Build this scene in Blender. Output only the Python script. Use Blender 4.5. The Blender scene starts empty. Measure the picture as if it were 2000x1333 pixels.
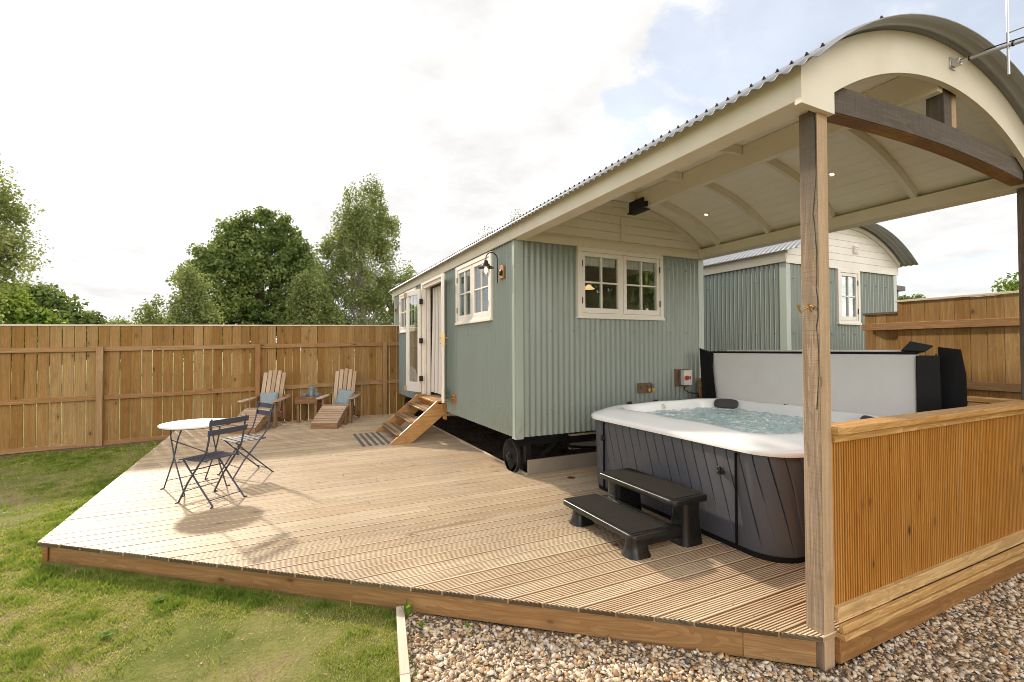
import bpy, math, random
import numpy as np
from mathutils import Vector, Matrix
random.seed(7); RNG = np.random.default_rng(11)
sc = bpy.context.scene
COL = sc.collection
R = math.radians
# ------------------------------------------------------------------ camera
F = 912.6
right = Vector((0.899661, -0.43657, -0.004159)); up = Vector((-0.003421, -0.016574, 0.999857)); fwd = Vector((0.436577, 0.899518, 0.016404))
CAM = Vector((-2.5645, -5.1724, 1.6))
cd = bpy.data.cameras.new('camera'); cam = bpy.data.objects.new('camera', cd); COL.objects.link(cam)
cd.sensor_width = 36; cd.lens = F/2000*36; cd.clip_end = 2000; cd.clip_start = 0.05
m = Matrix.Identity(4)
for i in range(3):
    m[i][0] = right[i]; m[i][1] = up[i]; m[i][2] = -fwd[i]; m[i][3] = CAM[i]
cam.matrix_world = m
sc.camera = cam
# ------------------------------------------------------------------ light
SUN_EL, SUN_AZ = 28.0, -16.5
D = Vector((math.sin(R(SUN_AZ))*math.cos(R(SUN_EL)), math.cos(R(SUN_AZ))*math.cos(R(SUN_EL)), math.sin(R(SUN_EL))))
sl = bpy.data.lights.new('sun', 'SUN'); sl.energy = 2.4; sl.angle = R(2.2); sl.color = (1.0, .86, .68)
so = bpy.data.objects.new('sun', sl); COL.objects.link(so); so.rotation_euler = D.to_track_quat('Z', 'Y').to_euler(); so.location = (0, 0, 12)
sc.view_settings.view_transform = 'Standard'; sc.view_settings.look = 'None'; sc.view_settings.gamma = 1
sc.view_settings.exposure = 1.36
sc.cycles.filter_width = 0.95
W = bpy.data.worlds.new('World'); sc.world = W; W.use_nodes = True
SKYSEED = 2.74
def world():
    nt = W.node_tree; nd = nt.nodes; nd.clear(); L = nt.links.new
    out = nd.new('ShaderNodeOutputWorld'); bg = nd.new('ShaderNodeBackground'); bg.inputs['Strength'].default_value = .1
    sky = nd.new('ShaderNodeTexSky'); sky.sky_type = 'NISHITA'; sky.sun_disc = False; sky.sun_elevation = R(SUN_EL); sky.sun_rotation = R(SUN_AZ)
    sky.air_density = 1.0; sky.dust_density = 1.5; sky.ozone_density = 1.0
    tc = nd.new('ShaderNodeTexCoord')
    def math_(op, a, b=None, c=None, clamp=False):
        n = nd.new('ShaderNodeMath'); n.operation = op; n.use_clamp = clamp
        for i, v in enumerate((a, b, c)):
            if v is None: continue
            if isinstance(v, (int, float)): n.inputs[i].default_value = v
            else: L(v, n.inputs[i])
        return n.outputs[0]
    sep = nd.new('ShaderNodeSeparateXYZ'); L(tc.outputs['Generated'], sep.inputs[0])
    z = math_('ADD', math_('ABSOLUTE', sep.outputs[2]), .16)
    cx = math_('DIVIDE', sep.outputs[0], z); cy = math_('DIVIDE', sep.outputs[1], z)
    comb = nd.new('ShaderNodeCombineXYZ'); comb.inputs[2].default_value = SKYSEED; L(cx, comb.inputs[0]); L(cy, comb.inputs[1])
    n1 = nd.new('ShaderNodeTexNoise'); n1.inputs['Scale'].default_value = 1.25; n1.inputs['Detail'].default_value = 10; n1.inputs['Roughness'].default_value = .58; n1.inputs['Distortion'].default_value = .35
    L(comb.outputs[0], n1.inputs['Vector'])
    n2 = nd.new('ShaderNodeTexNoise'); n2.inputs['Scale'].default_value = 2.6; n2.inputs['Detail'].default_value = 8; n2.inputs['Roughness'].default_value = .6
    mp = nd.new('ShaderNodeMapping'); mp.inputs['Location'].default_value = (3.7, 9.1, 0); L(comb.outputs[0], mp.inputs[0]); L(mp.outputs[0], n2.inputs['Vector'])
    # dot with the sun direction: thin cloud is brightest round the sun
    dt = nd.new('ShaderNodeVectorMath'); dt.operation = 'DOT_PRODUCT'; L(tc.outputs['Generated'], dt.inputs[0]); dt.inputs[1].default_value = D
    dpos = math_('MAXIMUM', dt.outputs['Value'], 0.0)
    glow = math_('POWER', dpos, 40.0); glow2 = math_('POWER', dpos, 3.0)
    # coverage: rises towards the sun
    cov = math_('ADD', n1.outputs[0], math_('MULTIPLY', glow2, .22))
    mr = nd.new('ShaderNodeMapRange'); mr.interpolation_type = 'SMOOTHSTEP'; L(cov, mr.inputs[0]); mr.inputs[1].default_value = .47; mr.inputs[2].default_value = .55
    veil = math_('ADD', math_('MULTIPLY', mr.outputs[0], .5), math_('ADD', math_('MULTIPLY', glow2, .30), .50), clamp=True)
    # cloud brightness: soft grey bellies
    mr2 = nd.new('ShaderNodeMapRange'); L(n2.outputs[0], mr2.inputs[0]); mr2.inputs[1].default_value = .3; mr2.inputs[2].default_value = .72; mr2.inputs[3].default_value = 3.35; mr2.inputs[4].default_value = 4.7
    br = math_('ADD', mr2.outputs[0], math_('MULTIPLY', glow, 3.0))
    # added fill: unseen sky opposite the sun is made brighter and warmer
    bk = nd.new('ShaderNodeMapRange'); bk.interpolation_type = 'SMOOTHSTEP'; L(dt.outputs['Value'], bk.inputs[0]); bk.inputs[1].default_value = .05; bk.inputs[2].default_value = -.65; bk.inputs[3].default_value = 1.0; bk.inputs[4].default_value = 3.9
    br = math_('MULTIPLY', br, bk.outputs[0])
    cc = nd.new('ShaderNodeVectorMath'); cc.operation = 'SCALE'; L(br, cc.inputs['Scale'])
    tn = nd.new('ShaderNodeMix'); tn.data_type = 'RGBA'; tn.inputs[6].default_value = (1., .99, .975, 1); tn.inputs[7].default_value = (1., .93, .82, 1)
    bk2 = nd.new('ShaderNodeMapRange'); L(dt.outputs['Value'], bk2.inputs[0]); bk2.inputs[1].default_value = .1; bk2.inputs[2].default_value = -.5; L(bk2.outputs[0], tn.inputs[0]); L(tn.outputs[2], cc.inputs[0])
    mx = nd.new('ShaderNodeMix'); mx.data_type = 'RGBA'; hz = nd.new('ShaderNodeMapRange'); L(math_('ABSOLUTE', sep.outputs[2]), hz.inputs[0]); hz.inputs[1].default_value = .30; hz.inputs[2].default_value = .04; hz.inputs[4].default_value = .45; veil = math_('ADD', veil, hz.outputs[0], clamp=True)
    L(veil, mx.inputs[0]); L(sky.outputs[0], mx.inputs[6]); L(cc.outputs[0], mx.inputs[7])
    L(mx.outputs[2], bg.inputs[0]); L(bg.outputs[0], out.inputs[0])
world()
# ------------------------------------------------------------------ mesh helper
ORG = {}
class MB:
    def __init__(s, M=None): s.v = []; s.f = []; s.uv = []; s.var = []; s.mi = {}; s.M = M or Matrix.Identity(4)
    def face(s, pts, uvs=None, var=None):
        i = len(s.v)
        for p in pts: s.v.append(tuple(s.M @ Vector(p)))
        s.f.append(tuple(range(i, i+len(pts))))
        s.uv.append(uvs or [(0, 0)]*len(pts)); s.var.append(random.random() if var is None else var)
    def mesh(s, vs, fs, uvs=None, var=None):
        i = len(s.v); var = random.random() if var is None else var
        for p in vs: s.v.append(tuple(s.M @ Vector(p)))
        for k, f in enumerate(fs):
            s.f.append(tuple(i+j for j in f)); s.uv.append([uvs[j] for j in f] if uvs else [(0, 0)]*len(f)); s.var.append(var)
    def box(s, a, b, g='z', var=None, T=None):
        """axis aligned box from corner a to b; g = grain axis; T optional matrix"""
        lo = [min(a[i], b[i]) for i in range(3)]; hi = [max(a[i], b[i]) for i in range(3)]
        gi = 'xyz'.index(g); o = (random.random()*20, random.random()*20); var = random.random() if var is None else var
        c = [(x, y, z) for x in (lo[0], hi[0]) for y in (lo[1], hi[1]) for z in (lo[2], hi[2])]
        vs = [(T @ Vector(p)) if T else Vector(p) for p in c]; i0 = len(s.v)
        for p in vs: s.v.append(tuple(s.M @ p))
        for f, ax in (((0, 1, 3, 2), 0), ((4, 6, 7, 5), 0), ((0, 4, 5, 1), 1), ((2, 3, 7, 6), 1), ((0, 2, 6, 4), 2), ((1, 5, 7, 3), 2)):
            s.f.append(tuple(i0+k for k in f)); s.var.append(var)
            if ax == gi: oth = [k for k in range(3) if k != gi]; s.uv.append([(c[k][oth[0]]*.2+o[0], c[k][oth[1]]+o[1]) for k in f])
            else:
                t = [k for k in range(3) if k not in (gi, ax)][0]
                s.uv.append([(c[k][gi]+o[0], c[k][t]+o[1]+ax*.37) for k in f])
    def bar(s, p, q, w, h, upv=(0, 0, 1), var=None):
        """bar from p to q; w = width sideways, h = thickness along up"""
        p = Vector(p); q = Vector(q); x = (q-p); l = x.length; x.normalize(); u = Vector(upv)
        y = u.cross(x)
        if y.length < 1e-4: y = Vector((0, 1, 0)).cross(x)
        y.normalize(); z = x.cross(y)
        T = Matrix(((x[0], y[0], z[0], p[0]), (x[1], y[1], z[1], p[1]), (x[2], y[2], z[2], p[2]), (0, 0, 0, 1)))
        s.box((0, -w/2, -h/2), (l, w/2, h/2), 'x', var, T)
    def tube(s, pts, r, n=10, cap=True, var=None):
        pts = [Vector(p) for p in pts]; rr = r if isinstance(r, (list, tuple)) else [r]*len(pts)
        vs = []; fs = []; uv = []; prev = None; L = 0
        for i, p in enumerate(pts):
            t = (pts[min(i+1, len(pts)-1)]-pts[max(i-1, 0)]).normalized()
            if prev is None:
                a = t.cross(Vector((0, 0, 1)));
                if a.length < 1e-3: a = t.cross(Vector((1, 0, 0)))
                a.normalize()
            else: a = (prev-t*prev.dot(t)).normalized()
            prev = a; b = t.cross(a)
            if i: L += (p-pts[i-1]).length
            for k in range(n):
                an = 2*math.pi*k/n; vs.append(p+a*(math.cos(an)*rr[i])+b*(math.sin(an)*rr[i])); uv.append((L, k/n*rr[i]*6.28))
        for i in range(len(pts)-1):
            for k in range(n): fs.append((i*n+k, i*n+(k+1) % n, (i+1)*n+(k+1) % n, (i+1)*n+k))
        if cap: fs.append(tuple(range(n-1, -1, -1))); fs.append(tuple(range((len(pts)-1)*n, len(pts)*n)))
        s.mesh(vs, fs, uv, var)
    def lathe(s, prof, c=(0, 0, 0), n=24, T=None, var=None):
        vs = []; fs = []; c = Vector(c)
        for r, z in prof:
            for k in range(n):
                a = 2*math.pi*k/n; p = Vector((r*math.cos(a), r*math.sin(a), z)); vs.append((T @ p if T else p)+c)
        for i in range(len(prof)-1):
            for k in range(n): fs.append((i*n+k, i*n+(k+1) % n, (i+1)*n+(k+1) % n, (i+1)*n+k))
        if prof[0][0] > 1e-4: fs.append(tuple(range(n-1, -1, -1)))
        if prof[-1][0] > 1e-4: fs.append(tuple(range((len(prof)-1)*n, len(prof)*n)))
        s.mesh(vs, fs, [(v[2], v[0]) for v in vs], var)
    def prism(s, out, axis, a, b, g='x', var=None):
        """2-D outline (ccw list) extruded along axis from a to b. outline coords are the other two axes in xyz order; convex or not"""
        ai = 'xyz'.index(axis); oth = [k for k in range(3) if k != ai]; n = len(out); o = (random.random()*20, random.random()*20)
        def P(uv, t):
            p = [0, 0, 0]; p[oth[0]] = uv[0]; p[oth[1]] = uv[1]; p[ai] = t; return tuple(p)
        var = random.random() if var is None else var; gi = 'xyz'.index(g)
        def U(p):
            q = [p[k] for k in range(3) if k != gi]; return (p[gi]+o[0], q[0]+q[1]+o[1])
        A = [P(u, a) for u in out]; B = [P(u, b) for u in out]
        s.mesh(A+B, [tuple(range(n))[::-1], tuple(range(n, 2*n))]+[(i, (i+1) % n, n+(i+1) % n, n+i) for i in range(n)], [U(p) for p in A+B], var)
    def build(s, name, mat, parent=None, smooth=None, bevel=0, seg=1):
        me = bpy.data.meshes.new(name)
        org = ORG.get(parent.name, Vector((0, 0, 0))) if parent else Vector((0, 0, 0))
        me.from_pydata([(v[0]-org[0], v[1]-org[1], v[2]-org[2]) for v in s.v], [], s.f)
        ul = me.uv_layers.new(name='UVMap'); ul.data.foreach_set('uv', [c for f in s.uv for u in f for c in u])
        at = me.attributes.new('var', 'FLOAT', 'FACE'); at.data.foreach_set('value', s.var)
        for q in (mat if isinstance(mat, (list, tuple)) else [mat]): me.materials.append(q)
        for k, q in s.mi.items(): me.polygons[k].material_index = q
        me.validate(); me.update()
        if smooth:
            me.shade_smooth(); me.set_sharp_from_angle(angle=R(smooth))
        o = bpy.data.objects.new(name, me); COL.objects.link(o)
        if parent: o.parent = parent; ORG[o.name] = org
        if bevel:
            b = o.modifiers.new('bevel', 'BEVEL'); b.width = bevel; b.segments = seg; b.limit_method = 'ANGLE'; b.angle_limit = R(40)
            if smooth is None: me.shade_smooth(); me.set_sharp_from_angle(angle=R(35))
        return o
def thing(name, label, cat, loc=(0, 0, 0), group=None):
    o = bpy.data.objects.new(name, None); COL.objects.link(o); o.location = loc; o.empty_display_size = .1
    ORG[o.name] = Vector(loc); o['label'] = label; o['category'] = cat
    if group: o['group'] = group
    return o
def tag(o, label, cat, group=None):
    o['label'] = label; o['category'] = cat
    if group: o['group'] = group
    return o
def struct(o, kind='structure'): o['kind'] = kind; return o
def dup(o, parent=None):
    c = o.copy(); COL.objects.link(c)
    if parent: c.parent = parent
    for ch in list(o.children): dup(ch, c)
    return c
# ------------------------------------------------------------------ materials
class NT:
    def __init__(s, name):
        s.m = bpy.data.materials.new(name); s.m.use_nodes = True; s.t = s.m.node_tree; s.n = s.t.nodes; s.b = s.n['Principled BSDF']; s.out = s.n['Material Output']
    def N(s, t, ins=None, **kw):
        n = s.n.new('ShaderNode'+t)
        for k, v in kw.items(): setattr(n, k, v)
        for k, v in (ins or {}).items(): s.I(n.inputs[k], v)
        return n
    def I(s, sock, v):
        if hasattr(v, 'is_output') or isinstance(v, bpy.types.NodeSocket): s.t.links.new(v, sock)
        else: sock.default_value = v if not (isinstance(v, tuple) and len(v) == 3 and sock.type == 'RGBA') else (*v, 1)
    def mix(s, f, a, b, bt='MIX'):
        n = s.N('Mix', data_type='RGBA', blend_type=bt); s.I(n.inputs[0], f); s.I(n.inputs[6], a); s.I(n.inputs[7], b); return n.outputs[2]
    def math(s, op, a, b=0., clamp=False):
        n = s.N('Math', operation=op, use_clamp=clamp); s.I(n.inputs[0], a); s.I(n.inputs[1], b); return n.outputs[0]
    def ramp(s, f, *st):
        n = s.N('ValToRGB'); s.I(n.inputs[0], f); e = n.color_ramp.elements
        while len(e) < len(st): e.new(.5)
        for i, (p, c) in enumerate(st): e[i].position = p; e[i].color = (*c, 1)
        return n.outputs[0]
    def rng(s, v, a, b, c=0., d=1., smooth=True):
        n = s.N('MapRange', interpolation_type='SMOOTHSTEP' if smooth else 'LINEAR'); s.I(n.inputs[0], v)
        for i, k in zip((1, 2, 3, 4), (a, b, c, d)): n.inputs[i].default_value = k
        return n.outputs[0]
    def noise(s, vec, sc, det=4, ro=.55, dist=0.):
        n = s.N('TexNoise'); s.I(n.inputs['Vector'], vec); n.inputs['Scale'].default_value = sc; n.inputs['Detail'].default_value = det; n.inputs['Roughness'].default_value = ro; n.inputs['Distortion'].default_value = dist; return n.outputs[0]
    def mapv(s, vec, scale=(1, 1, 1), loc=(0, 0, 0)):
        n = s.N('Mapping'); s.I(n.inputs[0], vec); n.inputs['Scale'].default_value = scale; n.inputs['Location'].default_value = loc; return n.outputs[0]
    def set(s, **kw):
        for k, v in kw.items(): s.I(s.b.inputs[k.replace('_', ' ')], v)
    def bump(s, h, st=.3, d=.01):
        n = s.N('Bump', ins={'Height': h}); n.inputs['Strength'].default_value = st; n.inputs['Distance'].default_value = d; s.t.links.new(n.outputs[0], s.b.inputs['Normal'])
    def attr(s): return s.N('Attribute', attribute_name='var').outputs['Fac']
    def obj(s): return s.N('TexCoord').outputs['Object']
    def uv(s): return s.N('TexCoord').outputs['UV']
def wood(name, ca, cb, rough=.62, kn=.5, kc=(.10, .045, .018), var=.35, ring=1., grey=0., greyc=(.22, .19, .16), spec=.3, bump=.25, saw=0., top=None, stain=0.):
    m = NT(name); uv = m.uv(); a = m.attr()
    f1 = m.noise(m.mapv(uv, (1.3, 38, 1)), 1, 5, .6, .4)
    f2 = m.noise(m.mapv(uv, (.9, 9, 1)), 1, 3, .5, 1.2)
    rings = m.math('FRACT', m.math('MULTIPLY', f2, 9.0))
    rg = m.rng(rings, 0., 1., 0., 1.)
    v0 = m.N('TexVoronoi', ins={'Vector': m.mapv(uv, (3.6, 7.2, 1)), 'Randomness': 1.}); v0.inputs['Scale'].default_value = 1
    kd = v0.outputs['Distance']; gate = m.math('LESS_THAN', m.N('SeparateColor', ins={0: v0.outputs['Color']}).outputs[0], kn*.62)
    knot = m.math('MULTIPLY', m.rng(kd, .15, .07), gate); halo = m.math('MULTIPLY', m.rng(kd, .42, .1), gate)
    fac = m.math('ADD', m.math('MULTIPLY', f1, .75), m.math('MULTIPLY', m.math('MULTIPLY', rg, f1), .35*ring))
    col = m.mix(m.rng(fac, .28, .8), ca, cb)
    col = m.mix(m.math('MULTIPLY', halo, .35), col, tuple(c*.62 for c in ca)); col = m.mix(m.math('MULTIPLY', knot, .9), col, kc)
    big = m.noise(m.obj(), 1.1, 4, .6)
    if grey: col = m.mix(m.math('MULTIPLY', m.rng(big, .35, .7), grey), col, greyc)
    if saw: col = m.mix(m.math('MULTIPLY', m.rng(m.noise(m.mapv(uv, (170, 3, 1)), 1, 3, .7), .48, .72), saw), col, tuple(c*.45 for c in ca))
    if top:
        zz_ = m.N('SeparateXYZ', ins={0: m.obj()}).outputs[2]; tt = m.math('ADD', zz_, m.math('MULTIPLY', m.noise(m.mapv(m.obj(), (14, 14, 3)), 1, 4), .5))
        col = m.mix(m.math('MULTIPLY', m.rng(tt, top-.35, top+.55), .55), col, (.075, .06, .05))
    if stain:
        n3 = m.noise(m.mapv(m.obj(), (.55, 6.5, 1)), 1, 5, .65, .3); col = m.mix(m.math('MULTIPLY', m.rng(n3, .60, .70), stain), col, (.20, .115, .06))
        n4 = m.noise(m.mapv(m.obj(), (3, 9, 1), (5, 2, 0)), 1.6, 5, .7); col = m.mix(m.math('MULTIPLY', m.rng(n4, .66, .74), stain), col, (.12, .08, .05))
    val = m.math('ADD', m.math('MULTIPLY', a, var), 1-var*.5)
    val = m.math('MULTIPLY', val, m.rng(m.noise(m.obj(), .7, 5, .6), .2, .8, .86, 1.12))
    hs = m.N('HueSaturation', ins={'Color': col, 'Value': val, 'Saturation': m.math('ADD', m.math('MULTIPLY', a, -.18), 1.08), 'Hue': m.math('ADD', m.math('MULTIPLY', a, .012), .494)})
    m.set(Base_Color=hs.outputs[0], Roughness=m.rng(f1, .2, .8, rough-.08, rough+.1), Specular_IOR_Level=spec)
    m.bump(m.math('ADD', f1, m.math('MULTIPLY', rg, .2)), bump, .004)
    return m.m
def paint(name, c, rough=.5, dirt=.12, dc=(.4, .33, .22), bump=.05, spec=.4, metal=0., sc1=3.):
    m = NT(name); o = m.obj(); n1 = m.noise(o, sc1, 5, .6); n2 = m.noise(o, 60, 2)
    col = m.mix(m.math('MULTIPLY', m.rng(n1, .35, .8), dirt), c, dc)
    m.set(Base_Color=col, Roughness=m.rng(n1, .2, .8, rough-.07, rough+.08), Specular_IOR_Level=spec, Metallic=metal)
    m.bump(n2, bump, .003); return m.m
def glow(name, c, st):
    m = NT(name); m.set(Base_Color=(.8, .7, .5), Emission_Color=c, Emission_Strength=st); return m.m
M = {}
M['deck'] = wood('deck_timber', (.55, .43, .28), (.75, .645, .48), .50, .14, (.22, .12, .06), .13, .5, .35, (.52, .47, .41), .45, .25, stain=.75)
M['groove_shade'] = wood('deck_groove_shade_timber', (.32, .205, .11), (.47, .325, .185), .7, .3, (.1, .05, .02), .3, .6)  # shade inside the deck grooves, painted as a darker brown timber
M['half_shade'] = wood('panel_groove_shade_timber', (.32, .14, .03), (.43, .215, .055), .7, .4, (.06, .02, .01), .12, .7)  # half wall groove shade put into the colour
M['endg'] = wood('deck_end_grain', (.075, .055, .035), (.17, .125, .075), .85, .3, (.03, .02, .015), .7, .6, .5, (.07, .075, .045))
M['fascia'] = wood('deck_fascia_timber', (.255, .135, .05), (.39, .225, .095), .6, .5, (.13, .06, .02), .2, 1.2)
M['fence'] = wood('fence_timber', (.225, .118, .032), (.36, .208, .068), .65, .85, (.085, .035, .012), .40, .8)
M['rail'] = wood('fence_rail_timber', (.25, .13, .05), (.38, .23, .10), .65, .35, (.10, .05, .02), .2, 1.)
M['capw'] = wood('fence_cap_timber', (.62, .53, .43), (.78, .70, .6), .6, .2, (.2, .12, .07), .15, .6)
M['half'] = wood('panel_timber', (.44, .185, .028), (.60, .31, .062), .55, .95, (.10, .04, .015), .12, .7)
M['cap2'] = wood('handrail_timber', (.44, .245, .085), (.64, .42, .18), .5, .5, (.22, .1, .04), .15, 1.6)
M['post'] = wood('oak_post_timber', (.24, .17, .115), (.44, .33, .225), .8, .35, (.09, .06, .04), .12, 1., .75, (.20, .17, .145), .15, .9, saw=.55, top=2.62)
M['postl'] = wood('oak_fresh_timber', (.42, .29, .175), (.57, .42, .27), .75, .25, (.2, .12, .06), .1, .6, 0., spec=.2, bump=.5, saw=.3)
M['beam'] = wood('old_oak_timber', (.10, .075, .055), (.19, .15, .115), .8, .3, (.04, .03, .02), .1, 1., .5, (.13, .12, .11), .15, .9, saw=.5)
M['stair'] = wood('stair_timber', (.32, .135, .030), (.48, .235, .065), .42, .3, (.10, .04, .015), .15, 1.2, spec=.5)
M['orange'] = wood('fresh_oak_underside', (.30, .14, .035), (.50, .27, .085), .6, .6, (.07, .03, .015), .1, 1.2, .7, (.12, .06, .03))
M['adir'] = wood('garden_chair_timber', (.40, .27, .17), (.58, .43, .31), .7, .4, (.13, .06, .035), .3, .8, .3, (.38, .31, .26))
M['adird'] = wood('garden_chair_dark_timber', (.22, .12, .06), (.36, .21, .11), .7, .4, (.08, .04, .02), .2, .8)
M['wedge'] = wood('edging_timber', (.55, .45, .35), (.72, .63, .52), .7, .2, (.3, .2, .12), .1, .5)
M['cream'] = paint('cream_paint', (.735, .675, .56), .5, .18, (.47, .36, .22), .06)
M['white'] = paint('white_paint', (.80, .75, .69), .42, .1)
M['ceil'] = paint('ceiling_paint', (.84, .79, .69), .55, .12, (.42, .36, .24), .08)
M['black'] = paint('black_metal', (.014, .014, .015), .5, .2, (.04, .035, .03), .05, .3)
M['navy'] = paint('anthracite_metal', (.045, .05, .075), .38, .1, (.1, .1, .12), .03, .5)
M['brass'] = paint('brass', (.50, .33, .13), .38, .1, (.3, .2, .1), .02, .5, 1.)
M['steel'] = paint('aluminium_tube', (.62, .62, .62), .35, .2, (.4, .4, .4), .02, .5, .9)
M['concrete'] = paint('concrete', (.27, .225, .175), .85, .6, (.16, .13, .10), .4, .2, sc1=2.)
M['inner'] = paint('interior_lining', (.55, .48, .38), .6, .2)
M['rubber'] = paint('grip_rubber', (.10, .098, .095), .8, .4, (.22, .21, .19), .5, .2, sc1=20)
M['pad'] = paint('rubber_tread_pad', (.014, .0125, .011), .8, .5, (.032, .027, .022), .4, .15, sc1=25)
M['plastic'] = paint('black_plastic', (.012, .012, .012), .30, .25, (.03, .028, .025), .15, .4, sc1=8)
M['acryl'] = paint('marbled_acrylic', (.90, .90, .90), .16, .25, (.70, .70, .72), .01, .6, sc1=1.6)
M['skirt'] = paint('grey_cabinet', (.082, .084, .098), .42, .2, (.09, .085, .085), .25, .45)
M['pillow'] = paint('pillow_foam', (.045, .045, .05), .6, .1)
M['cover'] = paint('cover_vinyl', (.76, .74, .72), .55, .2, (.52, .49, .47), .9, .35)
M['vinylb'] = paint('black_vinyl', (.008, .008, .009), .6, .1, (.02, .02, .02), .3, .2)
M['ceramic'] = paint('blue_grey_stoneware', (.16, .22, .28), .35, .15, (.2, .24, .28), .03, .5)
M['cushion'] = paint('blue_grey_weave', (.24, .295, .315), .9, .35, (.25, .29, .31), .6, .1, sc1=30)
M['red'] = paint('red_plastic', (.35, .02, .01), .35, 0.); M['yellow'] = paint('yellow_plastic', (.75, .36, .03), .4, 0.)
M['copper'] = paint('copper_board', (.16, .07, .035), .5, .2)
M['grey'] = paint('light_grey_plastic', (.55, .53, .50), .45, .1); M['dgrey'] = paint('dark_grey_plastic', (.10, .11, .12), .5, .1)
M['galv'] = paint('roof_sheet', (.34, .36, .40), .42, .4, (.32, .30, .27), .04, .5, .25, sc1=1.2)
def sheet(name, c):
    m = NT(name); o = m.obj(); n1 = m.noise(o, 1.3, 5, .6); n2 = m.noise(m.mapv(o, (6, 6, .8)), 2, 4)
    col = m.mix(m.math('MULTIPLY', m.rng(n1, .35, .8), .3), c, tuple(k*1.12 for k in c)); col = m.mix(m.math('MULTIPLY', m.rng(n2, .5, .85), .18), col, (.2, .19, .15))
    zz_ = m.N('SeparateXYZ', ins={0: o}).outputs[2]; sp_ = m.math('MULTIPLY', m.rng(zz_, .95, .5), m.rng(m.noise(m.mapv(o, (14, 14, 5)), 1, 5, .7), .42, .7)); col = m.mix(m.math('MULTIPLY', sp_, .45), col, (.20, .17, .12))
    m.set(Base_Color=col, Roughness=m.rng(n2, .2, .8, .27, .38), Specular_IOR_Level=.6); m.bump(m.noise(o, 3.5, 3), .10, .02); return m.m
M['sage'] = sheet('sage_green_sheet', (.232, .272, .245)); M['sage2'] = sheet('sage_green_trim', (.34, .395, .35))
def glass():
    m = NT('window_glass'); t = m.N('BsdfTransparent', ins={'Color': (.90, .93, .92)}); g = m.N('BsdfGlossy', ins={'Roughness': .01, 'Color': (.9, .95, 1)})
    fr = m.N('Fresnel', ins={'IOR': 1.5}); f = m.math('MULTIPLY', fr.outputs[0], .5, True); mx = m.N('MixShader', ins={0: f, 1: t.outputs[0], 2: g.outputs[0]})
    m.t.links.new(mx.outputs[0], m.out.inputs[0]); return m.m
M['glass'] = glass()
M['bulb'] = glow('warm_filament', (1, .55, .16), 5.); M['spot'] = glow('spot_lamp', (1, .74, .40), 3.2); M['shade'] = glow('lit_shade', (1, .60, .26), .45)
def fabric(name, a, b, st):
    m = NT(name); uv = m.uv(); w = m.N('SeparateXYZ', ins={0: uv}); s = m.math('FRACT', m.math('MULTIPLY', w.outputs[0], st)); k = m.math('GREATER_THAN', s, .86)
    m.set(Base_Color=m.mix(k, a, b), Roughness=.9, Specular_IOR_Level=.1); m.bump(m.noise(m.obj(), 90, 2), .3, .002); return m.m
M['curtain'] = fabric('striped_curtain', (.72, .67, .61), (.33, .32, .33), 9.)
def water():
    m = NT('spa_water'); o = m.obj(); n1 = m.noise(o, 9, 6, .65, .8); n2 = m.noise(o, 26, 5, .7, .4)
    foam = m.rng(m.math('ADD', m.math('MULTIPLY', n1, .6), m.math('MULTIPLY', n2, .4)), .46, .64)
    m.set(Base_Color=m.mix(foam, (.42, .60, .63), (.92, .96, .96)), Roughness=m.rng(foam, 0, 1, .06, .35), Specular_IOR_Level=.6); m.bump(m.math('ADD', n1, m.math('MULTIPLY', n2, .7)), .9, .03); return m.m
M['water'] = water()
def ground(name, kind):
    m = NT(name); o = m.obj(); b = m.noise(o, .55, 5, .6, .3); f = m.noise(o, 3.2, 6, .65); g = m.noise(o, 45, 4, .7)
    if kind == 'lawn':
        col = m.mix(m.rng(f, .35, .7), (.12, .155, .03), (.24, .25, .065)); col = m.mix(m.rng(b, .40, .66), col, (.34, .29, .13))
        d = m.math('ADD', m.math('MULTIPLY', b, .45), m.math('MULTIPLY', f, .55)); col = m.mix(m.rng(d, .53, .62), col, (.27, .19, .125))
        col = m.mix(m.rng(g, .35, .75, 0, .45), col, (.06, .06, .02))
        sp_ = m.N('SeparateXYZ', ins={0: o}); edge = m.math('SUBTRACT', sp_.outputs[1], m.math('MULTIPLY', sp_.outputs[0], .045)); edge = m.math('ADD', edge, m.math('MULTIPLY', f, .5)); band = m.math('MULTIPLY', m.rng(edge, 6.2, 6.45), m.math('LESS_THAN', edge, 7.2)); col = m.mix(band, col, (.17, .12, .08))
        m.set(Base_Color=col, Roughness=.95, Specular_IOR_Level=.1); m.bump(m.math('ADD', g, f), .8, .03)
    elif kind == 'soil':
        col = m.mix(m.rng(f, .3, .7), (.06, .043, .028), (.15, .11, .075)); col = m.mix(m.rng(g, .4, .75), col, (.22, .17, .12))
        m.set(Base_Color=col, Roughness=.95, Specular_IOR_Level=.1); m.bump(m.math('ADD', g, m.math('MULTIPLY', f, 2.)), 1., .06)
    else:
        v = m.N('TexVoronoi', ins={'Vector': o}); v.inputs['Scale'].default_value = 70
        sp = m.N('SeparateColor', ins={0: v.outputs['Color']}).outputs[0]
        col = m.ramp(sp, (0., (.30, .18, .09)), (.3, (.46, .33, .2)), (.6, (.58, .47, .33)), (1., (.34, .3, .26)))
        m.set(Base_Color=m.mix(m.rng(v.outputs['Distance'], .2, .6), col, (.16, .12, .085)), Roughness=.85); m.bump(v.outputs['Distance'], .9, .02)
    return m.m
M['lawn'] = ground('lawn_ground', 'lawn'); M['soil'] = ground('bare_soil', 'soil'); M['gbase'] = ground('gravel_bed', 'gravel')
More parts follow.
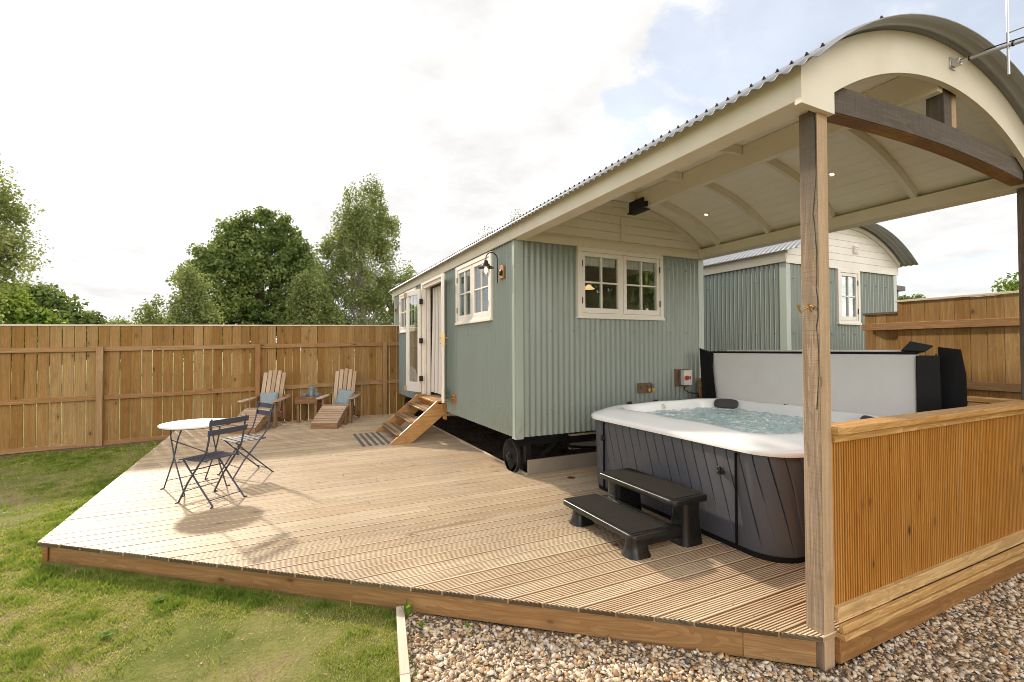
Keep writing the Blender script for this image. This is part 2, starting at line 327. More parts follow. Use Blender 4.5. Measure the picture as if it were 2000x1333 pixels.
def stones():
    m = NT('flint_stones'); a = m.attr(); o = m.obj(); n = m.noise(o, 60, 4, .6)
    c = m.ramp(a, (0., (.13, .11, .09)), (.06, (.30, .21, .14)), (.14, (.50, .29, .13)), (.3, (.60, .42, .24)), (.45, (.70, .55, .38)), (.62, (.64, .53, .40)), (.78, (.80, .70, .56)), (.88, (.42, .37, .33)), (1., (.86, .80, .70)))
    c = m.mix(m.rng(n, .45, .8, 0, .5), c, (.30, .20, .12)); m.set(Base_Color=c, Roughness=.6, Specular_IOR_Level=.35); m.bump(n, .4, .003); return m.m
M['stone'] = stones()
def leaf(name, *st, trans=.45, rough=.6):
    m = NT(name); a = m.attr(); c = m.ramp(a, *st); m.set(Base_Color=c, Roughness=rough, Specular_IOR_Level=.25)
    t = m.N('BsdfTranslucent', ins={'Color': m.mix(.5, c, (.30, .36, .03), 'ADD')}); mx = m.N('MixShader', ins={0: trans, 1: m.b.outputs[0], 2: t.outputs[0]})
    m.t.links.new(mx.outputs[0], m.out.inputs[0]); return m.m
M['blade'] = leaf('grass_blades', (0., (.06, .125, .014)), (.4, (.15, .225, .03)), (.7, (.29, .31, .065)), (1., (.46, .39, .17)), trans=.35)
M['litter'] = leaf('dry_litter', (0., (.16, .08, .035)), (.5, (.34, .22, .11)), (1., (.62, .52, .38)), trans=.2)
M['oakl'] = leaf('oak_leaves', (0., (.07, .11, .03)), (.6, (.13, .18, .048)), (1., (.22, .27, .085)), trans=.22)
M['birchl'] = leaf('birch_leaves', (0., (.115, .15, .05)), (.6, (.19, .225, .08)), (1., (.30, .32, .13)), trans=.32)
M['bushl'] = leaf('bush_leaves', (0., (.06, .11, .018)), (.6, (.13, .21, .03)), (1., (.24, .30, .05)), trans=.35)
M['weed'] = leaf('weed_leaves', (0., (.07, .16, .015)), (1., (.16, .30, .04)), trans=.4)
M['bark'] = paint('tree_bark', (.085, .065, .045), .9, .5, (.16, .14, .11), .8, .1, sc1=5); M['barkb'] = paint('birch_bark', (.38, .35, .31), .8, .6, (.1, .09, .07), .5, .1, sc1=6)
M['roofdark'] = paint('dark_slate', (.05, .055, .07), .6, .2)

# ------------------------------------------------------------------ setting: ground sheets
def sheetmesh(name, pts, z, mat, kind='structure'):
    b = MB(); b.face([(x, y, z if not callable(z) else z(x, y)) for x, y in pts]); return struct(b.build(name, mat), kind)
sheetmesh('ground', [(-900, -900), (900, -900), (900, 900), (-900, 900)], -.30, M['lawn'])
def gz(x, y):
    """garden surface: falls gently to the left and to the far fence"""
    t = max(0., min(1., (-4.2-x)/3.2)); u = max(0., min(1., (y-1)/5.))
    return -.175-.055*t-.03*u*t
b = MB(); nx, ny = 70, 70
for i in range(nx):
    for j in range(ny):
        x0, x1 = -12+10.1*i/nx, -12+10.1*(i+1)/nx; y0, y1 = -9+16*j/ny, -9+16*(j+1)/ny
        b.face([(x0, y0, gz(x0, y0)), (x1, y0, gz(x1, y0)), (x1, y1, gz(x1, y1)), (x0, y1, gz(x0, y1))])
struct(b.build('lawn', M['lawn'], smooth=60))
b = MB()
for i in range(60):
    for j in range(30):
        def h(x, y): return -.185+.018*math.sin(x*2.1+1)*math.cos(y*2.7)
        x0, x1 = -1.9+9*i/60, -1.9+9*(i+1)/60; y0, y1 = -9+9*j/30, -9+9*(j+1)/30
        b.face([(x0, y0, h(x0, y0)), (x1, y0, h(x1, y0)), (x1, y1, h(x1, y1)), (x0, y1, h(x0, y1))])
struct(b.build('gravel_path', M['gbase'], smooth=60))
b = MB()
for i in range(40):
    for j in range(70):
        def h(x, y): return -.15+.03*math.sin(x*5.1+y)*math.cos(y*3.7)+.02*math.sin(x*11+y*7)
        x0, x1 = -.3+7*i/40, -.3+7*(i+1)/40; y0, y1 = 0+8*j/70, 0+8*(j+1)/70
        b.face([(x0, y0, h(x0, y0)), (x1, y0, h(x1, y0)), (x1, y1, h(x1, y1)), (x0, y1, h(x0, y1))])
struct(b.build('bare_soil', M['soil'], smooth=60))

# ------------------------------------------------------------------ decking
FX0, FY0, FX1, FY1 = -4.40, .085, .115, -3.58
def frontx(y): return FX0+(y-FY0)*(FX1-FX0)/(FY1-FY0)
def fronty(x): return FY0+(x-FX0)*(FY1-FY0)/(FX1-FX0)
deck = thing('decking', 'pale grooved timber decking with a slanting front edge above the lawn', 'decking', (-2, 1, 0))
b = MB(); P = .1413; y = FY1+.004
bw = P-.008; prof = []
ng = 7; gp = (bw-.006)/ng
for k in range(ng):
    s0 = .003+k*gp; d = .0075
    prof += [(s0+gp*.02, 0.), (s0+gp*.52, 0.), (s0+gp*.58, -d), (s0+gp*.96, -d)]
prof += [(bw-.003, 0.), (bw, -.003)]; prof = [(0., -.003)]+prof
nrow = 0
while y < 6.66:
    v = random.random(); o = random.random()*30; low = -.028; dz = random.uniform(-.0012, .0012)
    def xs(yy): return max(frontx(yy) if yy < FY0 else -9, -4.42-.016*(max(yy-FY0, 0)))
    ym = y+bw/2
    xr = 3.12 if ym < .08 else .20
    cuts = []
    if ym > .08 or True:
        cuts = [random.uniform(-2.6, -1.2)] if nrow % 3 == 0 and xs(ym) < -3 else []
    for seg in range(len(cuts)+1):
        va = v if seg == 0 else random.random()
        pts = [(y+a, z+dz) for a, z in prof]
        def L0(yy): return xs(yy) if seg == 0 else cuts[0]+.002
        def R0(yy): return cuts[0]-.002 if (cuts and seg == 0) else xr
        n = len(pts); vs = []; uv = []
        for yy, zz in pts:
            vs += [(L0(yy), yy, zz), (R0(yy), yy, zz)]; uv += [(L0(yy)+o, yy+o), (R0(yy)+o, yy+o)]
        base = [(y, low), (y+bw, low)]
        for yy, zz in base:
            vs += [(L0(yy), yy, zz), (R0(yy), yy, zz)]; uv += [(L0(yy)+o, yy+o+.05), (R0(yy)+o, yy+o+.05)]
        fs = [(2*i, 2*i+1, 2*i+3, 2*i+2) for i in range(n-1)]
        fs += [(2*n, 2*n+1, 1, 0), (2*(n-1), 2*(n-1)+1, 2*n+3, 2*n+2)]
        fs += [tuple([2*i for i in range(n)]+[2*n+2, 2*n]), tuple([2*i+1 for i in range(n)][::-1]+[2*n+1, 2*n+3])]
        fs += [(2*n+2, 2*n+3, 2*n+1, 2*n)]
        f0_ = len(b.f); b.mesh(vs, fs, uv, va)
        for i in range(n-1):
            if (pts[i][1]-dz < -.004 or pts[i+1][1]-dz < -.004): b.mi[f0_+i] = 1  # groove floors and walls get the painted shade colour
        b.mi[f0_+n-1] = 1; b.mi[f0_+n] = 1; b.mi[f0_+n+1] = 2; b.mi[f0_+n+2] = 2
    y += P; nrow += 1
b.build('board', [M['deck'], M['groove_shade'], M['endg']], deck)
b = MB(); y = FY1+.004
while y < 6.5:
    for xj in np.arange(-4.1, 3.0, .45):
        for yo in (.0245, .1045):
            yy = y+yo; x = xj+random.uniform(-.012, .012); rl = max(frontx(yy) if yy < FY0 else -9, -4.42)+.03; rh = 3.0 if yy < 0 else .16
            if rl < x < rh and not (x > .6 and -3.05 < yy < -.5): b.mesh([(x+.0042*math.cos(a), yy+.0042*math.sin(a), .0012) for a in np.arange(6)*math.pi/3], [(0, 1, 2, 3, 4, 5)], None, .5)
    y += P
struct(b.build('screw_heads', M['copper'], deck), 'stuff')
b = MB()
# front and left fascia boards, inset under the board ends
d = Vector((FX1-FX0, FY1-FY0, 0)).normalized(); nrm = Vector((d.y, -d.x, 0))
p0 = Vector((FX0+.012, FY0+.03, -.11))-nrm*.045; p1 = Vector((FX1-.02, FY1+.02, -.11))-nrm*.05
mid = p0.lerp(p1, .935)
b.bar(p0, mid-d*.002, .04, .155); b.bar(mid, p1, .04, .157)
b.bar((-4.375, .10, -.11), (-4.47, 6.5, -.11), .035, .15)
b.build('fascia', M['fascia'], deck, bevel=.002)
b = MB()
b.bar((.205, .12, -.012), (.205, 6.6, -.012), .022, .055)
b.build('edge_strip', M['wedge'], deck, bevel=.002)
b = MB()
for k in range(5):
    x = -1.415+k*.105; b.box((x, 2.83, .0005), (x+.05, 4.07, .008), 'y')
b.build('grip_strip', M['rubber'], deck, bevel=.002)
b = MB(); b.lathe([(.03, .001), (.034, .006), (.05, .006), (.052, .001)], (.62, -.27, 0), 24)
tag(b.build('floor_drain', M['copper'], smooth=40), 'small round copper ring set in the deck beside the concrete plank', 'drain cover')
b = MB(); b.box((.215, .095, -.15), (3.3, .135, .18), 'x')
sl_ = b.build('concrete_plank', M['concrete'], bevel=.004); tag(sl_, 'stained concrete gravel board on edge under the hut end', 'concrete plank')

# ------------------------------------------------------------------ shepherd hut with canopy
ZC, RO = .99, 2.70
def arc(x, Rr, zc=ZC, xc=1.6): return zc+math.sqrt(max(Rr*Rr-(x-xc)**2, 0))
PIT = .084
def corr_wall(mb, p0, p1, z0, z1, nrm, holes=(), amp=.0115, per=8):
    """corrugated sheet from p0 to p1 (xy), holes = (s0,s1,z0,z1) along it"""
    p0 = Vector((*p0, 0)); p1 = Vector((*p1, 0)); L = (p1-p0).length; d = (p1-p0)/L; nrm = Vector((*nrm, 0)); n = int(L/PIT*per)
    def pt(s, z): return p0+d*s+nrm*(amp*math.cos(2*math.pi*s/PIT))+Vector((0, 0, z))
    ss = [L*i/n for i in range(n+1)]
    for i in range(n):
        a, c = ss[i], ss[i+1]; spans = [(z0, z1)]
        for h in holes:
            if h[0] < (a+c)/2 < h[1]:
                ns = []
                for lo, hi in spans:
                    if h[2] > lo: ns.append((lo, min(h[2], hi)))
                    if h[3] < hi: ns.append((max(h[3], lo), hi))
                spans = ns
        for lo, hi in spans:
            if hi-lo > .005: mb.face([pt(a, lo), pt(c, lo), pt(c, hi), pt(a, hi)], var=.5)
def rivets(mb, p0, p1, zs, nrm, holes=(), start=2):
    p0 = Vector((*p0, 0)); p1 = Vector((*p1, 0)); L = (p1-p0).length; d = (p1-p0)/L; nr = Vector((*nrm, 0)); k = start
    T = nr.to_track_quat('Z', 'Y').to_matrix().to_4x4()
    while k*PIT < L-.1:
        s = k*PIT; k += 4
        for z in zs:
            if any(h[0]-.03 < s < h[1]+.03 and h[2]-.03 < z < h[3]+.03 for h in holes): continue
            mb.lathe([(.014, 0), (.014, .003), (.009, .006), (.008, .012), (.004, .015), (0., .0155)], p0+d*s+nr*.0115+Vector((0, 0, z)), 8, T)
def window(parent, O, u, n, w, h, ncase=2, blind=False, label=None):
    """casement window: O = lower left outer corner, u = direction along the wall, n = outward"""
    u = Vector(u); n = Vector(n); z = Vector((0, 0, 1))
    T = Matrix(((u[0], z[0], n[0], O[0]), (u[1], z[1], n[1], O[1]), (u[2], z[2], n[2], O[2]), (0, 0, 0, 1)))
    b = MB(T); c = .062; o1 = .028
    b.box((0, .001, -.05), (c, h-.001, o1), 'y'); b.box((w-c, .001, -.05), (w, h-.001, o1), 'y'); b.box((c, h-c, -.05), (w-c, h, o1-.002), 'x'); b.box((c, 0, -.05), (w-c, c*.95, o1-.002), 'x')
    b.box((-.008, -.012, -.04), (w+.008, .022, o1+.014), 'x')
    if ncase == 2: b.box((w/2-.016, c*.95, -.05), (w/2+.016, h-c, .012), 'y')
    fr = b.build('window', M['white'], parent, bevel=.0025)
    if label: fr['label'] = label
    edges = [(c+.002, w/2-.018), (w/2+.018, w-c-.002)] if ncase == 2 else [(c+.002, w-c-.002)]
    for ci, (a, e) in enumerate(edges):
        b = MB(T); lo, hi = c*.95+.003, h-c-.003; s = .055; f0, f1 = -.035, .018
        b.box((a, lo, f0), (a+s, hi, f1), 'y'); b.box((e-s, lo, f0), (e, hi, f1), 'y'); b.box((a+s, hi-s, f0), (e-s, hi, f1-.001), 'x'); b.box((a+s, lo, f0), (e-s, lo+s*1.25, f1-.001), 'x')
        mx_ = (a+e)/2; mz = (lo+s*1.25+hi-s)/2
        b.box((mx_-.011, lo+s*1.25, f0), (mx_+.011, hi-s, f1-.006), 'y'); b.box((a+s, mz-.011, f0), (mx_-.011, mz+.011, f1-.007), 'x'); b.box((mx_+.011, mz-.011, f0), (e-s, mz+.011, f1-.007), 'x')
        b.build('sash', M['white'], fr, bevel=.0025)
        g = MB(T); g.box((a+s-.004, lo+s, -.010), (e-s+.004, hi-s+.004, -.006)); g.build('glass_pane', M['glass'], fr)
        hx = a-.003 if ci == 0 and ncase == 2 else e-.009
        for hz in (lo+.12, hi-.2):
            g = MB(T); g.box((hx, hz, .017), (hx+.012, hz+.085, .030)); g.build('hinge', M['black'], fr)
        if blind:
            g = MB(T)
            for k in range(24):
                x0 = a+s+(e-a-2*s)*k/24; x1 = a+s+(e-a-2*s)*(k+1)/24; za = -.06+.006*math.sin(k*1.9); zb = -.06+.006*math.sin((k+1)*1.9)
                g.face([(x0, hi-.16-(k % 2)*.012, za), (x1, hi-.16-((k+1) % 2)*.012, zb), (x1, hi-.02, zb), (x0, hi-.02, za)])
            g.build('blind', M['white'], fr)
    return fr

def roof_arc(mb, y0, y1, Rr, xa, xb, per=8, n=26, xc=1.6, amp=.009):
    ny_ = int((y1-y0)/PIT*per); xs_ = [xa+(xb-xa)*i/n for i in range(n+1)]
    import itertools
    vs = []; fs = []
    for j in range(ny_+1):
        y_ = y0+(y1-y0)*j/ny_; rr = Rr+amp*math.cos(2*math.pi*y_/PIT)
        a0 = math.asin((xa-xc)/Rr); a1 = math.asin((xb-xc)/Rr)
        for i in range(n+1):
            a = a0+(a1-a0)*i/n; vs.append((xc+rr*math.sin(a), y_, ZC+rr*math.cos(a)))
    for j in range(ny_):
        for i in range(n): fs.append((j*(n+1)+i, j*(n+1)+i+1, (j+1)*(n+1)+i+1, (j+1)*(n+1)+i))
    mb.mesh(vs, fs, None, .5)

HL = 7.09; WD = 3.2; ZB = .5; ZT = 2.96
hut = thing('shepherd_hut', 'sage green corrugated shepherd hut with open glazed door and hot tub canopy', 'shepherd hut', (1.6, 0, 0))
wa = (.69, 2.164, 2.0, 2.94); wb = (4.82, 6.40, 2.0, 2.94); do_ = (2.79, 4.33, .66, 2.96)
b = MB(); hl = [(h[0]+.02, h[1]-.02, h[2]+.02, h[3]-.02) for h in (wa, wb)]+[(do_[0]+.02, do_[1]-.02, .5, 2.96)]
corr_wall(b, (0, 0), (0, HL), ZB, ZT, (-1, 0), hl, .018)
rivets(b, (0, 0), (0, HL), (.83, 1.83, 2.78), (-1, 0), [wa, wb, (2.79, 4.33, 0, 3)], 2)
corr_wall(b, (0, HL), (WD, HL), ZB, ZT, (0, 1)); corr_wall(b, (WD, 0), (WD, HL), ZB, ZT, (1, 0))
b.build('side_wall', M['sage'], hut, smooth=60)
we = (.898, 2.381, 2.01, 2.95)
b = MB(); corr_wall(b, (0, 0), (WD, 0), ZB, ZT, (0, -1), [(we[0]+.02, we[1]-.02, we[2]+.02, we[3]-.02)], .0095); rivets(b, (0, 0), (WD, 0), (.83, 1.83, 2.76), (0, -1), [we], 2)
b.build('end_wall', M['sage'], hut, smooth=60)
for (x, sx) in ((0, -1), (WD, 1)):
    for (y_, sy) in ((0, -1), (HL, 1)):
        b = MB(); b.box((x+sx*.011, y_+sy*.012, ZB-.02), (x-sx*.095, y_+sy*.0145, ZT-.002)); b.box((x+sx*.012, y_+sy*.0143, ZB-.021), (x+sx*.0145, y_-sy*.095, ZT-.001)); b.build('corner_trim', M['sage2'], hut)
window(hut, (-.011, wa[1], wa[2]), (0, -1, 0), (-1, 0, 0), wa[1]-wa[0], wa[3]-wa[2])
window(hut, (-.011, wb[1], wb[2]), (0, -1, 0), (-1, 0, 0), wb[1]-wb[0], wb[3]-wb[2])
window(hut, (we[0], -.011, we[2]), (1, 0, 0), (0, -1, 0), we[1]-we[0], we[3]-we[2], 2, True)
# inner lining, floor, chassis
b = MB(); x0, x1, y0, y1 = .09, WD-.06, .09, HL-.06
b.box((x0, y0, .62), (x1, y1, .655))
def wallh(p, q, along, t, holes):
    """thin lining wall with rectangular holes, along axis 'x' or 'y' """
    lo, hi = p, q; cuts = sorted(holes); s = lo
    def bx(a, c, za, zc):
        if c-a < .01 or zc-za < .01: return
        if along == 'y': b.box((t, a, za), (t+.015, c, zc))
        else: b.box((a, t, za), (c, t+.015, zc))
    for h in cuts: bx(s, h[0], .66, 3.0); bx(h[0], h[1], .66, h[2]); bx(h[0], h[1], h[3], 3.0); s = h[1]
    bx(s, hi, .66, 3.0)
wallh(y0, y1, 'y', x0-.02, [(wa[0]+.07, wa[1]-.07, wa[2]+.07, wa[3]-.07), (2.9, 4.2, .6, 2.86), (wb[0]+.07, wb[1]-.07, wb[2]+.07, wb[3]-.07)])
wallh(x0, x1, 'x', y0-.02, [(we[0]+.07, we[1]-.07, we[2]+.07, we[3]-.07)])
b.box((x1, y0, .66), (x1+.02, y1, 3.)); b.box((x0, y1, .66), (x1, y1+.02, 3.)); b.box((x0-.02, y0-.02, 3.0), (x1, y1, 3.02))
b.box((.6, 2.2, .66), (1.8, 2.9, 1.5)); b.box((2.2, 3.2, .66), (3.1, 5.0, 1.2))
b.build('interior', M['inner'], hut)
b = MB(); b.lathe([(.02, .06), (.07, .012), (.09, 0.), (.085, -.008), (0, -.008)], (1.55, .65, 2.50), 20); b.build('pendant_shade', M['shade'], hut, smooth=50)
b = MB()
for x in (.55, 2.6): b.box((x, .1, .44), (x+.1, HL-.1, .6))
for y_ in (.45, 6.3): b.box((.2, y_-.05, .3), (3.0, y_+.05, .42)); b.box((.35, y_-.04, -.05), (.42, y_+.04, .44)); b.bar((.45, y_, .0), (1.0, y_+.0, .44), .05, .05); b.box((2.8, y_-.04, -.05), (2.88, y_+.04, .44))
b.tube([(.9, .5, .42), (1.1, .5, .2), (1.6, .6, .12), (2.4, .7, .1)], .02)
b.build('chassis', M['black'], hut)
b = MB(); b.box((.95, .25, .40), (1.75, .30, .425)); b.build('timber_batten', M['capw'], hut)
b = MB(); b.box((1.5, 1.1, .0), (3.0, 1.16, .09), 'x'); b.build('timber_batten', M['capw'], hut)
for (x, y_) in ((.115, .37), (.115, 6.2), (3.0, .37)):
    T = Matrix.Translation((x, y_, .2)) @ Matrix.Rotation(R(90), 4, 'Y')
    b = MB(); n = 40
    prof = [(.205, -.022), (.218, -.022), (.218, .022), (.205, .022), (.205, -.022)]
    b.lathe(prof, T=T, n=n); b.lathe([(.03, -.05), (.034, .05), (.02, .055), (0., .055)], T=T, n=16); b.lathe([(0, -.07), (.022, -.07), (.022, -.05), (.045, -.05), (.045, -.035)], T=T, n=16)
    for k in range(6):
        a = 2*math.pi*k/6+.3; p = T @ Vector((.03*math.cos(a), .03*math.sin(a), 0)); q = T @ Vector((.208*math.cos(a), .208*math.sin(a), 0)); b.bar(p, q, .012, .03, (1, 0, 0))
    b.build('wheel', M['black'], hut, smooth=40)
# door frame + threshold
b = MB(); c = .085
b.box((-.045, do_[0], .665), (.05, do_[0]+c, 2.905), 'z'); b.box((-.045, do_[1]-c, .665), (.05, do_[1], 2.905), 'z'); b.box((-.047, do_[0], 2.905), (.05, do_[1], 2.957), 'y')
b.box((-.02, do_[0]+c, 2.84), (.05, do_[1]-c, 2.905), 'y')
b.box((.0, do_[0]+c, .68), (.03, do_[0]+c+.03, 2.84), 'z'); b.box((.0, do_[1]-c-.03, .68), (.03, do_[1]-c, 2.84), 'z')
b.box((.05, do_[0]+.02, .66), (.12, do_[0]+c+.06, 2.86), 'z'); b.box((.05, do_[1]-c-.06, .66), (.12, do_[1]-.02, 2.86), 'z')
df = b.build('door_frame', M['white'], hut, bevel=.003)
b = MB(); b.box((-.16, do_[0]-.03, .63), (.12, do_[1]+.0, .662), 'y'); b.box((-.09, do_[0]-.05, .50), (-.06, do_[1]+.02, .63), 'y'); b.box((-.045, do_[0]-.05, .36), (.0, do_[0]+.06, .63), 'z')
b.build('threshold', M['stair'], hut, bevel=.003)
def leaf_door(hx, hy, ang, w=.64, z0=.715, z1=2.835):
    """glazed leaf hinged at (hx,hy), swinging to direction ang (deg from +Y towards -X)"""
    d = Vector((-math.sin(R(ang)), math.cos(R(ang)), 0)); n = Vector((-d.y, d.x, 0))
    T = Matrix(((d.x, 0, n.x, hx), (d.y, 0, n.y, hy), (0, 1, 0, 0), (0, 0, 0, 1)))
    b = MB(T); t = .022; s = .095
    b.box((0, z0, -t), (s, z1, t), 'y'); b.box((w-s, z0, -t), (w, z1, t), 'y'); b.box((s, z1-.11, -t+.001), (w-s, z1, t-.001), 'x'); b.box((s, z0, -t+.001), (w-s, z0+.20, t-.001), 'x')
    b.box((s, z0+.2, -t+.006), (s+.012, z1-.11, t-.006), 'y'); b.box((w-s-.012, z0+.2, -t+.006), (w-s, z1-.11, t-.006), 'y')
    o = b.build('door', M['white'], hut, bevel=.003)
    g = MB(T); g.box((s+.002, z0+.2, -.004), (w-s-.002, z1-.11, .0)); g.build('glass_pane', M['glass'], o)
    return o, T
dl, T1 = leaf_door(-.075, 4.24, 12)
dl['label'] = 'open glazed door leaf folded back over the far window'
for hz in (.95, 1.72, 2.52):
    b = MB(); b.box((-.105, 4.165, hz), (-.046, 4.255, hz+.10)); b.tube([(-.092, 4.21, hz-.006), (-.092, 4.21, hz+.106)], .009, 8); b.build('hinge', M['black'], df)
for hz in (.72, 2.70):
    b = MB(T1); b.box((.60, hz, .022), (.645, hz+.10, .07)); b.build('door_block', M['postl'], dl)
dr, T2 = leaf_door(-.06, 2.80, 163)
dr['label'] = 'open glazed door leaf seen edge on with brass handles'
b = MB(T2); w = .64
for sg in (-1, 1):
    b.box((w-.075, 1.66, sg*.0225), (w-.035, 1.86, sg*.029)); b.tube([(w-.055, 1.78, sg*.022), (w-.055, 1.78, sg*.07), (w-.15, 1.775, sg*.075)], .008, 8)
    b.tube([(w-.055, 1.69, sg*.022), (w-.055, 1.69, sg*.05)], .008, 8)
b.box((w-.001, 1.64, -.012), (w+.002, 1.88, .012)); b.build('handle', M['brass'], dr, smooth=40)
# curtain in the doorway
b = MB(); n = 80
for k in range(n):
    def cp(k, z):
        s = k/n; pinch = .75+.25*((z-.7)/2.15)
        return (.17+.03*math.sin(s*38)+.012*math.sin(s*17+z), 3.46+.72*s*(1.15-.2*pinch)+.03*math.sin(z*2), z)
    zz = [.72, 1.1, 1.5, 1.9, 2.3, 2.6, 2.84]
    for a, c in zip(zz[:-1], zz[1:]): b.face([cp(k, a), cp(k+1, a), cp(k+1, c), cp(k, c)], [(k/n, a), ((k+1)/n, a), ((k+1)/n, c), (k/n, c)])
b.build('curtain', M['curtain'], hut, smooth=80)
# roof
GY = -3.60
b = MB(); roof_arc(b, -3.75, HL+.22, 2.722, -.125, 3.325)
f0_ = len(b.f); k = 0; y_ = -3.70
while y_ < HL+.1:
    yr = round(y_/PIT)*PIT
    for x in (-.02, .55):
        if x > 0 and k % 2: continue
        b.lathe([(.011, -.004), (.011, .004), (.006, .006), (.006, .014), (0, .015)], (x, yr, arc(x, 2.731)+.001), 8)
    y_ += PIT; k += 1
for q in range(f0_, len(b.f)): b.mi[q] = 1
ro = b.build('roof', [M['galv'], M['black']], hut, smooth=60); so_ = ro.modifiers.new('solid', 'SOLIDIFY'); so_.thickness = .003
# fascia boards + plates
for a, c in (((-.018, -3.57, 2.96), (.13, -.02, 3.09)), ((3.07, -3.57, 2.96), (3.218, -.02, 3.09))): b = MB(); b.box(a, c, 'y'); b.build('wall_plate', M['cream'], hut, bevel=.003)
b = MB(); b.box((-.045, -3.575, 2.955), (-.018, HL+.09, 3.145), 'y'); b.box((-.046, HL+.06, 2.80), (-.016, HL+.0895, 2.955)); b.build('fascia', M['cream'], hut, bevel=.003)
b = MB(); b.box((3.218, -3.575, 2.955), (3.245, HL+.09, 3.145), 'y')
b.build('fascia', M['cream'], hut, bevel=.003)
# gable board (front arch)
n = 40; outp = [(-.05, 2.93)]+[(x, arc(x, 2.708)) for x in np.linspace(-.05, 3.25, n)]+[(3.25, 2.93), (2.96, 2.93), (2.96, 3.05)]
inn = [(x, .81+math.sqrt(2.62**2-(x-1.6)**2)) for x in np.linspace(2.95, .25, n)]
outp += inn+[(.24, 3.05), (.24, 2.93)]
b = MB(); xs_ = np.linspace(-.05, 3.25, 67)
for i in range(66):
    xa_, xb_ = xs_[i], xs_[i+1]
    def lowz(x): return .81+math.sqrt(2.62**2-(x-1.6)**2)
    def lz(x, other): return 2.93 if (min(x, other) < .2399 or max(x, other) > 2.9601) else lowz(x)
    za, zb = lz(xa_, xb_), lz(xb_, xa_); ta, tb = arc(xa_, 2.708), arc(xb_, 2.708)
    A = [(xa_, za), (xb_, zb), (xb_, tb), (xa_, ta)]
    for yy in (GY, GY+.038):
        q = [(x, yy, z) for x, z in A]; b.face(q if yy == GY else q[::-1], var=.5)
    b.face([(xa_, GY, za), (xa_, GY+.038, za), (xb_, GY+.038, zb), (xb_, GY, zb)], var=.5)
    b.face([(xa_, GY, ta), (xb_, GY, tb), (xb_, GY+.038, tb), (xa_, GY+.038, ta)], var=.5)
for x, z0_, z1_ in ((-.05, 2.93, arc(-.05, 2.708)), (3.25, 2.93, arc(3.25, 2.708)), (.25, 2.93, 3.055), (2.95, 2.93, 3.055)):
    b.face([(x, GY, z0_), (x, GY+.038, z0_), (x, GY+.038, z1_), (x, GY, z1_)], var=.5)
b.build('gable_board', M['cream'], hut)
# ceiling boards along the canopy
b = MB(); RC = 2.64; a0 = math.asin(-1.56/RC); a1 = math.asin(1.56/RC); nb = 25
for i in range(nb):
    A = a0+(a1-a0)*i/nb+.00035; B = a0+(a1-a0)*(i+1)/nb-.00035
    pa = (1.6+RC*math.sin(A), ZC+RC*math.cos(A)); pb = (1.6+RC*math.sin(B), ZC+RC*math.cos(B)); qa = (1.6+(RC+.02)*math.sin(A), ZC+(RC+.02)*math.cos(A)); qb = (1.6+(RC+.02)*math.sin(B), ZC+(RC+.02)*math.cos(B))
    b.prism([pa, pb, qb, qa], 'y', -3.56, -.02, 'y')
    pa = (1.6+(RC+.021)*math.sin(A-.001), ZC+(RC+.021)*math.cos(A-.001)); pb = (1.6+(RC+.021)*math.sin(B+.001), ZC+(RC+.021)*math.cos(B+.001))
    b.face([(pa[0], -3.56, pa[1]), (pb[0], -3.56, pb[1]), (pb[0], HL, pb[1]), (pa[0], HL, pa[1])])
b.build('ceiling', M['ceil'], hut)
for y_ in (-.40, -1.18, -1.97, -2.75):
    for sg in (-1, 1):
        b = MB(); n = 14; A0, A1 = (math.asin(-1.50/2.6), -.016) if sg < 0 else (.016, math.asin(1.50/2.6)); pts = [A0+(A1-A0)*i/n for i in range(n+1)]
        ou = [(1.6+2.636*math.sin(a), ZC+2.636*math.cos(a)) for a in pts]; ii = [(1.6+2.555*math.sin(a), ZC+2.555*math.cos(a)) for a in pts]
        for i in range(n): b.prism([ii[i], ii[i+1], ou[i+1], ou[i]], 'y', y_-.022, y_+.022, 'x', .5)
        b.build('rib', M['cream'], hut)
b = MB(); b.box((1.565, -3.55, 3.405), (1.635, -.36, 3.625), 'y'); b.build('ridge_beam', M['cream'], hut, bevel=.003)
b = MB(); b.box((1.535, -.56, 3.385), (1.665, -.26, 3.397)); b.box((1.535, -.56, 3.385), (1.561, -.30, 3.53)); b.box((1.50, -.66, 3.385), (1.535, -.36, 3.45)); b.build('bracket', M['black'], hut)
# lapped boards over the end wall
b = MB()
for k in range(6):
    z0_ = 2.96+k*.118; z1_ = z0_+.1145; dx = []
    xm = 1.6-math.sqrt(max(2.63**2-(z0_-ZC)**2, 0)) if z0_ > 3.05 else 0.0
    xt = 1.6-math.sqrt(max(2.63**2-(z1_-ZC)**2, 0)) if z1_ < 3.6 else 1.5
    if z0_ < 3.05: xm = -.0; xt = max(xt, 0.0) if z1_ > 3.1 else .0
    z1_ = min(z1_, 3.60)
    if z0_ > 3.57: break
    b.prism([(xm, z0_), (3.2-xm, z0_), (3.2-xt, z1_), (xt, z1_)], 'y', -.03-.0006*k, -.008, 'x')
b.box((0, -.008, 2.96), (3.2, .0, 3.1)); b.box((-.01, -.052, 2.945), (3.21, -.031, 3.035), 'x'); b.box((1.605, -.055, 3.08), (1.665, -.034, 3.40), 'z')
b.build('gable_cladding', M['cream'], hut, bevel=.002)
b = MB()
for i in range(40):
    xa_, xb_ = .08+3.04*i/40, .08+3.04*(i+1)/40; b.prism([(xa_, arc(xa_, 2.56)), (xb_, arc(xb_, 2.56)), (xb_, arc(xb_, 2.63)), (xa_, arc(xa_, 2.63))], 'y', -.06, -.034, 'x', .5)
b.build('arch_trim', M['cream'], hut)
